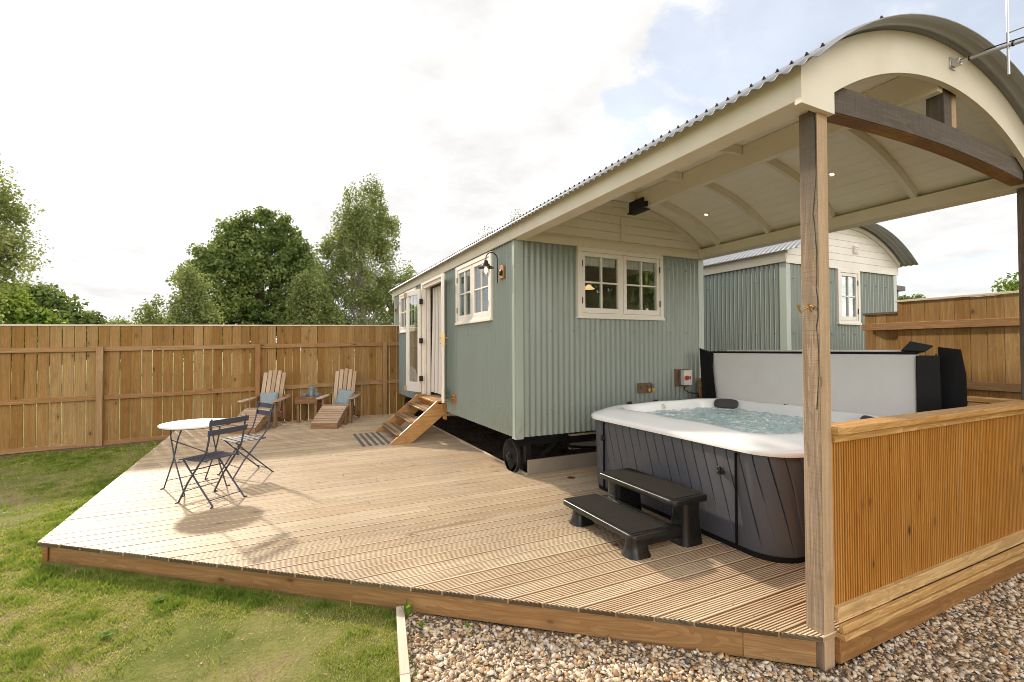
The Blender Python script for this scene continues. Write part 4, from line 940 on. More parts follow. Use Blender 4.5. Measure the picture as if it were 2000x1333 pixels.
b.tube([(-.235, .1, .58), (.2, -.12, .34)], .006, 6); b.build('stretcher', M['navy'], bt)
bt.location = (-3.50, 1.36, .0005); bt.rotation_euler = (0, 0, R(32)); bt.scale = (.93, .93, 1)
def bistro_chair():
    o = thing('folding_chair', 'x', 'chair', (0, 0, 0), 'slatted folding bistro chairs')
    # local: front = +Y, width along X
    for s in (-1, 1):
        b = MB(); x = s*.195
        b.tube([(x, .235, .008), (x, .10, .22), (x, -.10, .46), (x, -.175, .56), (x, -.205, .66), (x, -.25, .895)], .0095, 8); b.tube([(x, .235, .008), (x+s*.035, .24, .005)], .009, 6); b.build('back_leg', M['navy'], o, smooth=50)
        b = MB(); x = s*.178
        b.tube([(x, -.25, .008), (x, -.05, .20), (x, .19, .445)], .0085, 8); b.tube([(x, -.25, .008), (x+s*.03, -.255, .005)], .008, 6); b.build('front_leg', M['navy'], o, smooth=50)
    b = MB()
    for k in range(6):
        y_ = -.135+k*.066; z = .462-.010*math.sin(math.pi*(k/5.))-(.012 if k == 5 else 0)
        b.box((-.21, y_-.026, z), (.21, y_+.026, z+.008), 'x')
    b.build('seat', M['navy'], o, bevel=.002)
    b = MB()
    for s in (-1, 1): b.tube([(s*.18, -.17, .455), (s*.18, .20, .455)], .006, 6)
    b.tube([(-.19, .15, .13), (.19, .15, .13)], .0055, 6); b.tube([(-.178, -.19, .06), (.178, -.19, .06)], .0055, 6); b.tube([(-.178, .09, .34), (.178, .09, .34)], .006, 6); b.tube([(-.2, -.155, .468), (.2, -.155, .468)], .006, 6)
    b.build('stretcher', M['navy'], o)
    for z, y_ in ((.755, -.225), (.855, -.245)):
        b = MB(); n = 10
        for i in range(n):
            xa_, xb_ = -.222+.444*i/n, -.222+.444*(i+1)/n; c = lambda x: y_-.0-.014*(1-(x/.222)**2)
            b.mesh([(xa_, c(xa_), z-.03), (xb_, c(xb_), z-.03), (xb_, c(xb_)-.01, z+.03), (xa_, c(xa_)-.01, z+.03), (xa_, c(xa_)-.010, z-.03), (xb_, c(xb_)-.010, z-.03), (xb_, c(xb_)-.020, z+.03), (xa_, c(xa_)-.020, z+.03)], [(0, 1, 2, 3)[::-1], (4, 5, 6, 7), (0, 4, 5, 1)[::-1], (3, 2, 6, 7)[::-1]]+([(0, 3, 7, 4)[::-1]] if i == 0 else [])+([(1, 5, 6, 2)[::-1]] if i == n-1 else []), None, .5)
        b.build('back_slat', M['navy'], o, smooth=40)
    return o
c1 = bistro_chair(); c2 = dup(c1)
c1['label'] = 'dark folding chair nearest the deck edge with its back to the camera'; c2['label'] = 'dark folding chair right of the round table, with sunlit white-looking seat'
c1.location = (-3.26, .745, .0005); c1.rotation_euler = (0, 0, R(43)); c2.location = (-3.02, 1.79, .0005); c2.rotation_euler = (0, 0, R(117))

# ------------------------------------------------------------------ garden loungers
def adirondack():
    o = thing('garden_lounger', 'x', 'lounge chair', (0, 0, 0), 'slatted wooden garden loungers')
    W2 = .27
    for s in (-1, 1):
        b = MB(); b.box((s*W2-.0+s*.0, -.30, 0), (s*(W2+.045), -.21, .53), 'z'); b.build('front_leg', M['adird'], o, bevel=.003)
        b = MB(); b.bar((s*(W2-.02), -.34, .33), (s*(W2-.02), .50, .075), .03, .12); b.build('side_rail', M['adird'], o, bevel=.003)
        b = MB(); b.box((s*(W2+.0), .10, .12), (s*(W2+.04), .18, .60), 'z'); b.build('rear_support', M['adird'], o, bevel=.003)
        b = MB(); T = Matrix.Translation((s*.345, -.40, .535)) @ Matrix.Rotation(R(3), 4, 'X')
        b.prism([(-.07, .02), (-.045, -.02), (.045, -.02), (.07, .02), (.075, .25), (.05, .45), (.02, .66), (-.03, .66), (-.06, .45)] if s > 0 else [(-.07, .02), (-.045, -.02), (.045, -.02), (.07, .02), (.06, .45), (.03, .66), (-.02, .66), (-.05, .45), (-.075, .25)], 'z', 0, .024, 'y')
        b.v = [tuple(T @ Vector(v)) for v in b.v]; b.build('armrest', M['adir'], o, bevel=.003)
    b = MB()
    for k in range(5):
        y_ = -.33+k*.088; b.box((-W2, y_, .385-.03*k), (W2, y_+.078, .407-.03*k), 'x')
    b.build('seat', M['adir'], o, bevel=.003)
    b = MB(); hts = [.86, .905, .925, .905, .86]
    for k in range(5):
        x = (k-2)*.093; fan = (k-2)*.018; h = hts[k]; T = Matrix.Translation((x, .07, .28)) @ Matrix.Rotation(R(-17), 4, 'X') @ Matrix.Rotation(R((k-2)*.5), 4, 'Y')
        b.M = T; b.prism([(-.040, 0), (.040, 0), (.040, h-.025), (.030, h), (-.030, h), (-.040, h-.025)], 'y', 0, .020, 'z')
    b.M = Matrix.Identity(4); b.build('backrest', M['adir'], o, bevel=.003)
    b = MB(); b.box((-.34, .30, .585), (.34, .345, .63), 'x'); b.box((-.26, .20, .24), (.26, .24, .32), 'x'); b.build('back_brace', M['adird'], o, bevel=.003)
    # footrest
    fr = MB()
    n = 8
    for k in range(n):
        t = k/(n-1); y_ = -.42-.52*t; z = .36-.245*t**1.15; T = Matrix.Translation((0, y_, z)) @ Matrix.Rotation(R(24), 4, 'X'); fr.M = T; fr.box((-.265, -.033, 0), (.265, .033, .02), 'x')
    fr.M = Matrix.Identity(4); f = fr.build('footrest', M['adir'], o, bevel=.003)
    b = MB()
    for s in (-1, 1): b.prism([(-.97, .0), (-.97, .095), (-.42, .335), (-.36, .335), (-.36, .22)], 'x', s*.235, s*.262, 'y'); b.box((s*.24, -.50, 0), (s*.285, -.44, .27), 'z')
    b.box((-.262, -.985, .0), (.262, -.972, .10), 'x'); b.build('footrest_frame', M['adird'], f, bevel=.002)
    return o
a1 = adirondack(); a2 = dup(a1)
a1['label'] = 'wooden garden lounger with footrest left of the small side table'; a2['label'] = 'wooden garden lounger with footrest right of the small side table'
ang = -25
a1.location = (-2.90, 5.99, .001); a1.rotation_euler = (0, 0, R(ang)); a2.location = (-1.44, 5.86, .001); a2.rotation_euler = (0, 0, R(ang))
def at_chair(c, p): return Matrix.Translation(c.location) @ Matrix.Rotation(R(ang), 4, 'Z') @ Vector(p)
def cushion(name, label, P, rot, sz=.40):
    b = MB(); n = 20; vs = []; fs = []; T = Matrix.Translation(P) @ rot
    for sd in (1, -1):
        for i in range(n+1):
            for j in range(n+1):
                u = -1+2*i/n; v = -1+2*j/n; e = (1-u**4)*(1-v**4); pin = 1-.10*(1-abs(u)**3)*abs(v)**2-.0; pin2 = 1-.10*(1-abs(v)**3)*abs(u)**2
                vs.append(tuple(T @ Vector((u*sz/2*pin2, v*sz/2*pin, sd*.075*e**.55+.004*math.sin(u*9+v*5)*e))))
    N_ = (n+1)*(n+1)
    for k in (0, 1):
        for i in range(n):
            for j in range(n):
                q = [k*N_+i*(n+1)+j, k*N_+(i+1)*(n+1)+j, k*N_+(i+1)*(n+1)+j+1, k*N_+i*(n+1)+j+1]; fs.append(tuple(q if k == 0 else q[::-1]))
    b.mesh(vs, fs, None, .5); o = b.build(name, M['cushion'], smooth=80); tag(o, label, 'cushion', 'blue-grey cushions on the garden loungers'); return o
cushion('cushion', 'blue-grey square cushion on the lounger left of the side table', at_chair(a1, (.03, -.005, .52)), Matrix.Rotation(R(ang), 4, 'Z') @ Matrix.Rotation(R(68), 4, 'X') @ Matrix.Rotation(R(6), 4, 'Z'))
cushion('cushion', 'blue-grey square cushion on the lounger right of the side table', at_chair(a2, (.07, -.005, .52)), Matrix.Rotation(R(ang-12), 4, 'Z') @ Matrix.Rotation(R(68), 4, 'X') @ Matrix.Rotation(R(-8), 4, 'Z'))
stb = thing('side_table', 'small square wooden side table between the two loungers', 'side table', (0, 0, 0))
b = MB()
for k in range(4): b.box((-.25+k*.126, -.22, .53), (-.25+k*.126+.122, .22, .552), 'y')
b.build('table_top', M['adird'], stb, bevel=.003)
b = MB(); b.box((-.245, -.215, .42), (.245, -.19, .529), 'x'); b.box((-.245, .19, .42), (.245, .215, .529), 'x'); b.box((-.245, -.19, .42), (-.22, .19, .529), 'y'); b.box((.22, -.19, .42), (.245, .19, .529), 'y'); b.build('apron', M['adird'], stb, bevel=.003)
for sx in (-1, 1):
    for sy in (-1, 1): b = MB(); b.box((sx*.165, sy*.14, 0), (sx*.218, sy*.188, .42), 'z'); b.build('leg', M['adird'], stb, bevel=.003)
stb.location = (-2.06, 6.14, .001); stb.rotation_euler = (0, 0, R(ang))
tp0 = Vector((-2.06, 6.14, .554)); ra = Matrix.Rotation(R(ang), 4, 'Z')
def ontable(x, y_): v = ra @ Vector((x, y_, 0)); return Vector((tp0.x+v.x, tp0.y+v.y, tp0.z))
P0 = ontable(.0, .06); cf = thing('cafetiere', 'blue-grey stoneware coffee pot with a domed lid between two cups', 'coffee pot', P0)
b = MB(); b.lathe([(.058, 0), (.062, .006), (.060, .03), (.054, .12), (.052, .17), (.056, .185)], P0, 28); b.build('body', M['ceramic'], cf, smooth=40)
b = MB(); b.lathe([(.056, .186), (.054, .198), (.035, .212), (.010, .218), (.006, .228), (.009, .238), (0, .242)], P0, 28); b.build('lid', M['ceramic'], cf, smooth=40)
hd = ra @ Vector((1, 0, 0)); b = MB(); b.tube([P0+hd*.052+Vector((0, 0, .165)), P0+hd*.09+Vector((0, 0, .168)), P0+hd*.105+Vector((0, 0, .13)), P0+hd*.09+Vector((0, 0, .08)), P0+hd*.056+Vector((0, 0, .06))], .007, 8); b.build('handle', M['ceramic'], cf, smooth=60)
b = MB(); b.tube([P0-hd*.05+Vector((0, 0, .16)), P0-hd*.075+Vector((0, 0, .19))], [.014, .008], 8); b.build('spout', M['ceramic'], cf, smooth=60)
for (x, y_), sg, lb in (((-.085, -.10), -1, 'blue-grey cup left of the coffee pot, handle to the left'), ((.165, -.03), 1, 'blue-grey cup right of the coffee pot, handle to the right')):
    P0 = ontable(x, y_); cu = thing('cup', lb, 'cup', P0, 'stoneware cups on the side table')
    b = MB(); b.lathe([(.026, 0), (.030, .005), (.046, .030), (.054, .065), (.055, .080), (.051, .080), (.048, .06), (.038, .02), (0, .012)], P0, 24); b.build('bowl', M['ceramic'], cu, smooth=60)
    b = MB(); b.tube([P0+hd*sg*.052+Vector((0, 0, .068)), P0+hd*sg*.082+Vector((0, 0, .066)), P0+hd*sg*.082+Vector((0, 0, .035)), P0+hd*sg*.046+Vector((0, 0, .028))], .006, 8); b.build('handle', M['ceramic'], cu, smooth=60)

# ------------------------------------------------------------------ fences
fe = thing('board_fence', 'long vertical board timber fence with gaps along the back of the garden', 'fence', (-3, 6.5, -.1))
def fy(x): return 6.62+.045*min(x, .2)
def fs_(x): return .019*(min(x, 3.5)+7.14)
b = MB(); x = -10.2
while x < 3.6:
    w = random.choice((.156, .158, .160)); s = fs_(x); dz = random.uniform(-.003, .003); g = random.choice((.006, .010, .012, .014)); y_ = fy(x); lean = random.uniform(-.003, .003)
    T = Matrix.Translation((x, y_, 0)) @ Matrix.Rotation(lean, 4, 'Y'); b.box((0, 0, -.20+s), (w, .018, 2.045+s), 'z', None, T); x += w+g
b.build('board_panel', M['fence'], fe)
posts = [-8.40, -5.745, -3.10, -.36, 2.3]
edges = [-10.2]+posts+[3.6]
for zc in (1.60, .67, -.20):
    b = MB()
    for a, c in zip(edges[:-1], edges[1:]):
        a_ = a+.052 if a > -10 else a; c_ = c-.052; b.bar((a_, fy(a_)-.024, zc+fs_(a_)), (c_, fy(c_)-.024, zc+fs_(c_)), .045, .088)
    b.build('rail', M['rail'], fe, bevel=.003)
b = MB()
for a, c in zip(edges[:-1], edges[1:]): b.bar((a, fy(a)+.008, 2.058+fs_(a)), (c, fy(c)+.008, 2.058+fs_(c)), .055, .026)
b.build('cap_rail', M['capw'], fe, bevel=.002)
for x in posts:
    b = MB(); b.box((x-.05, fy(x)-.10, -.35), (x+.05, fy(x)-.003, 1.645+fs_(x)), 'z'); b.build('post', M['rail'], fe, bevel=.003)
b = MB(); b.bar((-10.2, fy(-10.2)+.03, -.34), (-4.5, fy(-4.5)+.03, -.27), .03, .18); b.build('gravel_board', M['fascia'], fe)
f2 = thing('boundary_fence', 'close boarded timber fence seen behind the spa cover at the right', 'fence', (4.3, -3.5, -.2))
b = MB(); y_ = -2.04
while y_ > -9.5: b.box((4.30, y_-.133, -.2), (4.32, y_, 2.155+random.uniform(-.004, .004)), 'z'); y_ -= .137
b.build('board_panel', M['fence'], f2)
for zc in (1.86, 1.17, .3): b = MB(); b.box((4.255, -9.4, zc-.044), (4.299, -1.66, zc+.044), 'y'); b.build('rail', M['rail'], f2, bevel=.003)
b = MB(); b.box((4.28, -9.4, 2.158), (4.335, -2.02, 2.182), 'y'); b.build('cap_rail', M['capw'], f2, bevel=.002)
f3 = thing('fence_panel', 'short darker fence section between the second hut and the long right fence', 'fence', (4.31, -1.8, -.2))
b = MB(); y_ = -1.66
while y_ > -2.0: b.box((4.325, y_-.12, -.2), (4.345, y_, 2.02), 'z'); y_ -= .124
b.build('board_panel', M['fence'], f3)
b = MB(); b.box((4.31, -2.05, 2.02), (4.37, -1.64, 2.045), 'y'); b.build('cap_rail', M['beam'], f3)

# ------------------------------------------------------------------ second hut
h2 = thing('shepherd_hut', 'second green corrugated hut behind the canopy with white gable and small window', 'shepherd hut', (6.1, -.44, 0)); ORG[h2.name] = Vector((6.1, -.44, 0))
X2, Y2 = 4.54, -.44; L2 = 6.0
b = MB(); corr_wall(b, (X2, Y2), (X2, Y2+L2), ZB, ZT, (-1, 0), (), .0145); rivets(b, (X2, Y2), (X2, Y2+L2), (.83, 1.83, 2.70), (-1, 0)); corr_wall(b, (X2+WD, Y2), (X2+WD, Y2+L2), ZB, ZT, (1, 0)); corr_wall(b, (X2, Y2+L2), (X2+WD, Y2+L2), ZB, ZT, (0, 1)); b.build('side_wall', M['sage'], h2, smooth=60)
w2 = (1.33, 1.98, 2.0, 2.945)
b = MB(); corr_wall(b, (X2, Y2), (X2+WD, Y2), ZB, ZT, (0, -1), [(w2[0]+.02, w2[1]-.02, w2[2]+.02, w2[3]-.02)]); rivets(b, (X2, Y2), (X2+WD, Y2), (.83, 1.83, 2.70), (0, -1), [w2]); b.build('end_wall', M['sage'], h2, smooth=60)
for (x, sx) in ((X2, -1), (X2+WD, 1)): b = MB(); b.box((x+sx*.011, Y2-.012, ZB-.02), (x-sx*.095, Y2-.0145, ZT-.002)); b.box((x+sx*.012, Y2-.0143, ZB-.021), (x+sx*.0145, Y2+.095, ZT-.001)); b.build('corner_trim', M['sage2'], h2)
window(h2, (X2+w2[0], Y2-.011, w2[2]), (1, 0, 0), (0, -1, 0), w2[1]-w2[0], w2[3]-w2[2], 1)
b = MB(); b.box((X2+.2, Y2+.5, .7), (X2+3., Y2+.52, 2.95)); b.build('interior', M['inner'], h2)
b = MB(); roof_arc(b, Y2-.30, Y2+L2+.2, 2.75, X2-.145, X2+3.345, xc=X2+1.6); r2 = b.build('roof', M['galv'], h2, smooth=60); q = r2.modifiers.new('solid', 'SOLIDIFY'); q.thickness = .004
b = MB(); b.box((X2-.045, Y2-.03, 2.955), (X2-.018, Y2+L2, 3.15), 'y'); b.build('fascia', M['cream'], h2, bevel=.003)
b = MB(); b.box((X2+3.218, Y2-.03, 2.955), (X2+3.245, Y2+L2, 3.15), 'y'); b.build('fascia', M['cream'], h2, bevel=.003)
b = MB(); k = 0
while 2.96+k*.118 < 3.68:
    z0_ = 2.96+k*.118; z1_ = min(z0_+.1145, 3.675); xm = max(-.03, 1.6-math.sqrt(max(2.70**2-(z0_-ZC)**2, 0))) if z0_ < 3.68 else 1.5; xt = max(-.03, 1.6-math.sqrt(max(2.70**2-(z1_-ZC)**2, 0)))
    b.prism([(X2+xm, z0_), (X2+3.2-xm, z0_), (X2+3.2-xt, z1_), (X2+xt, z1_)], 'y', Y2-.03-.0008*k, Y2-.006, 'x'); k += 1
b.box((X2-.04, Y2-.035, 2.935), (X2+3.24, Y2-.0315, 3.0), 'x'); b.build('gable_cladding', M['white'], h2, bevel=.002)
b = MB()
for i in range(40):
    xa_, xb_ = -.04+3.28*i/40, -.04+3.28*(i+1)/40; b.prism([(X2+xa_, arc(xa_, 2.66)), (X2+xb_, arc(xb_, 2.66)), (X2+xb_, arc(xb_, 2.725)), (X2+xa_, arc(xa_, 2.725))], 'y', Y2-.06, Y2-.036, 'x', .5)
b.build('barge_board', M['white'], h2)
b = MB(); b.box((X2+1.78, Y2-.055, 3.23), (X2+1.92, Y2-.034, 3.37))
for k in range(4): b.box((X2+1.79, Y2-.064, 3.245+k*.031), (X2+1.91, Y2-.056, 3.262+k*.031))
b.build('vent', M['white'], h2, bevel=.002)
b = MB(); b.box((X2+.5, Y2+.3, .3), (X2+2.7, Y2+L2-.3, .5)); b.build('chassis', M['black'], h2)
# orange trellis beyond the hut
tr = MB()
for k in range(8): tr.box((.35+k*.2, 6.50, -.1), (.40+k*.2, 6.52, .62), 'z')
for z in (.15, .45): tr.box((.3, 6.47, z), (1.9, 6.498, z+.05), 'x')
tag(tr.build('trellis', M['stair']), 'orange timber lattice glimpsed under the far corner of the green hut', 'trellis')
# distant dark roof right
b = MB(); b.prism([(26, 0), (33, 0), (33, 5.2), (26, 5.2)], 'y', 11, 18, 'x'); hs_ = thing('distant_building', 'dark slate roof just showing above the short fence section', 'building', (29, 14, 0)); b.build('wall', M['roofdark'], hs_); b = MB(); b.prism([(25.6, 5.21), (33.4, 5.21), (33.4, 5.5), (25.6, 5.75)], 'y', 10.8, 18.2, 'x'); b.build('roof', M['roofdark'], hs_)

# ------------------------------------------------------------------ edging, gravel, weeds
b = MB(); b.bar((-1.865, -1.99, -.155), (-1.985, -2.66, -.155), .052, .06); b.bar((-1.986, -2.664, -.155), (-2.5, -5.4, -.155), .052, .06)
tag(b.build('edging_board', M['wedge'], bevel=.003), 'pale timber edging board between the lawn and the gravel', 'edging')
def npmesh(name, V, Fq, var, mat, parent=None, smooth=False):
    """V (N,3), Fq (M,k) equal sized faces"""
    me = bpy.data.meshes.new(name); k = Fq.shape[1]; me.vertices.add(len(V)); me.vertices.foreach_set('co', V.astype(np.float32).ravel())
    me.loops.add(Fq.size); me.loops.foreach_set('vertex_index', Fq.astype(np.int32).ravel()); me.polygons.add(len(Fq)); me.polygons.foreach_set('loop_start', np.arange(0, Fq.size, k, dtype=np.int32))
    try: me.polygons.foreach_set('loop_total', np.full(len(Fq), k, dtype=np.int32))
    except Exception: pass
    at = me.attributes.new('var', 'FLOAT', 'FACE'); at.data.foreach_set('value', var.astype(np.float32)); me.materials.append(mat); me.update(calc_edges=True)
    if smooth: me.shade_smooth()
    o = bpy.data.objects.new(name, me); COL.objects.link(o)
    if parent: o.parent = parent; ORG[o.name] = ORG[parent.name]; me.transform(Matrix.Translation(-ORG[parent.name]))
    return o
import bmesh
bm = bmesh.new(); bmesh.ops.create_icosphere(bm, subdivisions=1, radius=1); IV = np.array([v.co[:] for v in bm.verts]); IF = np.array([[v.index for v in f.verts] for f in bm.faces]); bm.free()
def scatter_stones(name, n, pts, zf, smin, smax, mat):
    Vs = []; Fs = []; va = []
    n = len(pts); sz = smin+(smax-smin)*RNG.random(n)**1.8
    ax = np.stack([sz*RNG.uniform(.8, 1.3, n), sz*RNG.uniform(.6, 1., n), sz*RNG.uniform(.3, .6, n)], 1)
    jit = 1+.28*RNG.standard_normal((n, len(IV), 1)); P_ = IV[None]*jit*ax[:, None]
    def rot(a, i, j, P_):
        c, s = np.cos(a)[:, None], np.sin(a)[:, None]; A = P_[:, :, i].copy(); B = P_[:, :, j].copy(); P_[:, :, i] = c*A-s*B; P_[:, :, j] = s*A+c*B; return P_
    P_ = rot(RNG.normal(0, .5, n), 1, 2, P_); P_ = rot(RNG.normal(0, .4, n), 0, 2, P_); P_ = rot(RNG.random(n)*6.28, 0, 1, P_)
    zc = np.array([zf(x, y) for x, y in pts])+RNG.uniform(-.004, .012, n)
    P_ += np.stack([pts[:, 0], pts[:, 1], zc], 1)[:, None]
    F_ = (IF[None]+(np.arange(n)*len(IV))[:, None, None]).reshape(-1, 3); v = np.repeat(RNG.random(n), len(IF))
    return npmesh(name, P_.reshape(-1, 3), F_, v, mat)
def hg(x, y): return -.185+.018*math.sin(x*2.1+1)*math.cos(y*2.7)
N0 = 76000; px_ = RNG.uniform(-2.05, 6.0, N0); py_ = RNG.uniform(-5.3, -1.9, N0)
dist = np.hypot(px_-CAM.x, py_-CAM.y)
lim = np.where(px_ < FX1, FY0+(px_-FX0)*(FY1-FY0)/(FX1-FX0)+.02, -3.585)
edge = -1.84+(py_+1.99)*.18
ok = (py_ < lim) & (px_ > edge) & (px_ < 4.2) & ((px_-CAM.x)*fwd.x+(py_-CAM.y)*fwd.y > .9) & (RNG.random(N0) < np.clip(4.2/dist, 0, 1)**1.2)
# keep only what lies in (or just beside) the view
ok &= ((px_-CAM.x)*right.x+(py_-CAM.y)*right.y)/((px_-CAM.x)*fwd.x+(py_-CAM.y)*fwd.y+1e-6) < 1.5
pts = np.stack([px_[ok], py_[ok]], 1)
struct(scatter_stones('gravel', len(pts), pts, hg, .0075, .0235, M['stone']), 'stuff')
pu = np.stack([RNG.uniform(.22, 3, 5000), RNG.uniform(.15, 6, 5000)], 1)
struct(scatter_stones('rubble', 0, pu, lambda x, y: -.145+.03*math.sin(x*5.1+y)*math.cos(y*3.7)+.02*math.sin(x*11+y*7), .008, .028, M['soil']), 'stuff')

def vnoise(x, y, f, seed):
    r = np.random.default_rng(seed); g = r.random((128, 128)); X = (x*f) % 127; Y = (y*f) % 127; xi = X.astype(int); yi = Y.astype(int); u = X-xi; v = Y-yi; u = u*u*(3-2*u); v = v*v*(3-2*v)
    return (g[xi, yi]*(1-u)*(1-v)+g[(xi+1) % 128, yi]*u*(1-v)+g[xi, (yi+1) % 128]*(1-u)*v+g[(xi+1) % 128, (yi+1) % 128]*u*v)
def grass():
    N1 = 1150000; x = RNG.uniform(-9.5, -1.85, N1); y = RNG.uniform(-3.4, 6.5, N1); d_ = np.hypot(x-CAM.x, y-CAM.y)
    lim = np.where(x > FX0, FY0+(x-FX0)*(FY1-FY0)/(FX1-FX0)-.03, 99); dep = (x-CAM.x)*fwd.x+(y-CAM.y)*fwd.y; lat = ((x-CAM.x)*right.x+(y-CAM.y)*right.y)/(dep+1e-6)
    e = np.where(y < -1.95, -1.90+(y+1.99)*.18, 0)
    ok = (y < lim) & ((x < -4.5) | (y < 1)) & (dep > 1) & (lat > -1.4) & (x < e) & (y < 6.62+.045*x-.10-.35*vnoise(x+5, y+5, 2.5, 21)) & (RNG.random(N1) < np.clip(4.0/d_, 0, 1)**1.6)
    x = x[ok]; y = y[ok]; d_ = d_[ok]
    pn = .5*vnoise(x+20, y+20, 1.1, 3)+.3*vnoise(x+20, y+20, 3.1, 4)+.2*vnoise(x+20, y+20, 8., 5)
    edge = np.where(x > FX0, (FY0+(x-FX0)*(FY1-FY0)/(FX1-FX0))-y, 9.); edge = np.minimum(edge, np.where(y > 0, -4.45-x, 9.)); lush = np.clip(1-edge/.38, 0, 1)
    cl = vnoise(x+30, y+30, 9., 15)*.6+vnoise(x+30, y+30, 19., 16)*.4
    keep = RNG.random(len(x)) < np.clip((pn-.34)*4.6, .06, 1)+lush; x, y, d_, pn, lush, cl = [q[keep] for q in (x, y, d_, pn, lush, cl)]
    n = len(x); h = (.010+.015*RNG.random(n))*(.6+.9*pn)*(1+1.6*lush*RNG.random(n)); h *= (.6+.9*np.clip((cl-.35)*2.2, 0, 1)); h *= np.where(RNG.random(n) < .015, 1.8, 1); w = (.0015+.0014*RNG.random(n))*np.clip(d_/3., 1, 2.5)
    a = RNG.random(n)*6.28; ln = h*RNG.uniform(.2, 1.2, n); b_ = RNG.random(n)*6.28
    z = np.array([gz(p, q) for p, q in zip(x, y)])-.002
    A = np.stack([x-np.cos(a)*w, y-np.sin(a)*w, z], 1); B = np.stack([x+np.cos(a)*w, y+np.sin(a)*w, z], 1)
    C_ = np.stack([x+np.cos(b_)*ln*.35+np.cos(a)*w*.8, y+np.sin(b_)*ln*.35+np.sin(a)*w*.8, z+h*.6], 1); D_ = np.stack([x+np.cos(b_)*ln*.35-np.cos(a)*w*.8, y+np.sin(b_)*ln*.35-np.sin(a)*w*.8, z+h*.6], 1); T_ = np.stack([x+np.cos(b_)*ln, y+np.sin(b_)*ln, z+h], 1)
    V = np.stack([A, B, C_, D_, T_], 1).reshape(-1, 3); i = np.arange(n)*5
    F1 = np.stack([i, i+1, i+2], 1); F2 = np.stack([i, i+2, i+3], 1); F3 = np.stack([i+3, i+2, i+4], 1)
    va = np.clip(.22+.85*(1-pn)*RNG.uniform(.5, 1.3, n)-.30*lush+.12*vnoise(x+9, y+9, .6, 8)-.32*np.clip((cl-.5)*3, -1, 1), 0, 1)
    struct(npmesh('grass', V, np.concatenate([F1, F2, F3]), np.concatenate([va, va, va]), M['blade']), 'stuff')
grass()
nl = 900; lx = RNG.uniform(-8.5, -1.9, nl); ly = RNG.uniform(-3.2, 6., nl); ok = (ly < np.where(lx > FX0, FY0+(lx-FX0)*(FY1-FY0)/(FX1-FX0)-.05, 99)) & ((lx < -4.5) | (ly < 1)); lx = lx[ok]; ly = ly[ok]; nl = len(lx)
sz = RNG.uniform(.006, .018, (nl, 1)); a_ = RNG.random((nl, 1))*6.28; c_, s2 = np.cos(a_), np.sin(a_); ar = RNG.uniform(.12, .5, (nl, 1)); zz_ = np.array([gz(p, q) for p, q in zip(lx, ly)])[:, None]+RNG.uniform(.004, .014, (nl, 1)); C0 = np.concatenate([lx[:, None], ly[:, None], zz_], 1)
U_ = np.concatenate([c_, s2, RNG.uniform(-.4, .4, (nl, 1))], 1)*sz; V_ = np.concatenate([-s2, c_, RNG.uniform(-.4, .4, (nl, 1))], 1)*sz*ar
Vv = np.stack([C0-U_, C0-V_, C0+U_, C0+V_], 1).reshape(-1, 3); struct(npmesh('leaf_litter', Vv, np.arange(nl*4).reshape(-1, 4), RNG.random(nl), M['litter']), 'stuff')
def weed(name, label, P, n, ln, wd, upr, cat='plant'):
    b = MB()
    for k in range(n):
        a = 2*math.pi*k/n+random.uniform(-.4, .4); l = ln*random.uniform(.6, 1.1); u = upr*random.uniform(.6, 1.2); sx = Vector((-math.sin(a), math.cos(a), 0)); dr_ = Vector((math.cos(a), math.sin(a), 0)); prev = None
        for i in range(7):
            t = i/6; c = Vector(P)+dr_*(l*t*(1-.15*t)*(1-u*.6))+Vector((0, 0, l*(u*t+.25*math.sin(math.pi*t)*(1-u)))); w = wd*math.sin(math.pi*min(.98, t*.9+.08))**.8*(.9+.1*math.sin(t*20))
            cur = (c-sx*w+Vector((0, 0, w*.35)), c, c+sx*w+Vector((0, 0, w*.35)))
            if prev: b.face([prev[0], prev[1], cur[1], cur[0]], var=random.random()); b.face([prev[1], prev[2], cur[2], cur[1]], var=random.random())
            prev = cur
    return tag(b.build(name, M['weed'], smooth=70), label, cat, 'small weeds by the deck edge')
weed('dock_weed', 'bright green upright weed growing at the end of the edging board', (-1.83, -2.06, -.17), 4, .15, .017, .95)
weed('small_weed', 'small green weed in the gravel just right of the edging board', (-1.78, -2.22, -.165), 6, .05, .008, .45)
weed('small_weed', 'small green weed in the gravel close under the deck fascia', (-1.52, -2.36, -.165), 6, .055, .008, .4)
weed('small_weed', 'pale leafy weed in the lawn below the left part of the deck', (-3.35, -1.10, -.17), 7, .08, .012, .3)
weed('small_weed', 'leafy weed in the lawn nearest the edging board', (-2.45, -1.75, -.17), 7, .07, .010, .35)
weed('small_weed', 'leafy weed in the lawn at the lower left', (-3.55, -1.45, -.17), 7, .07, .012, .3)

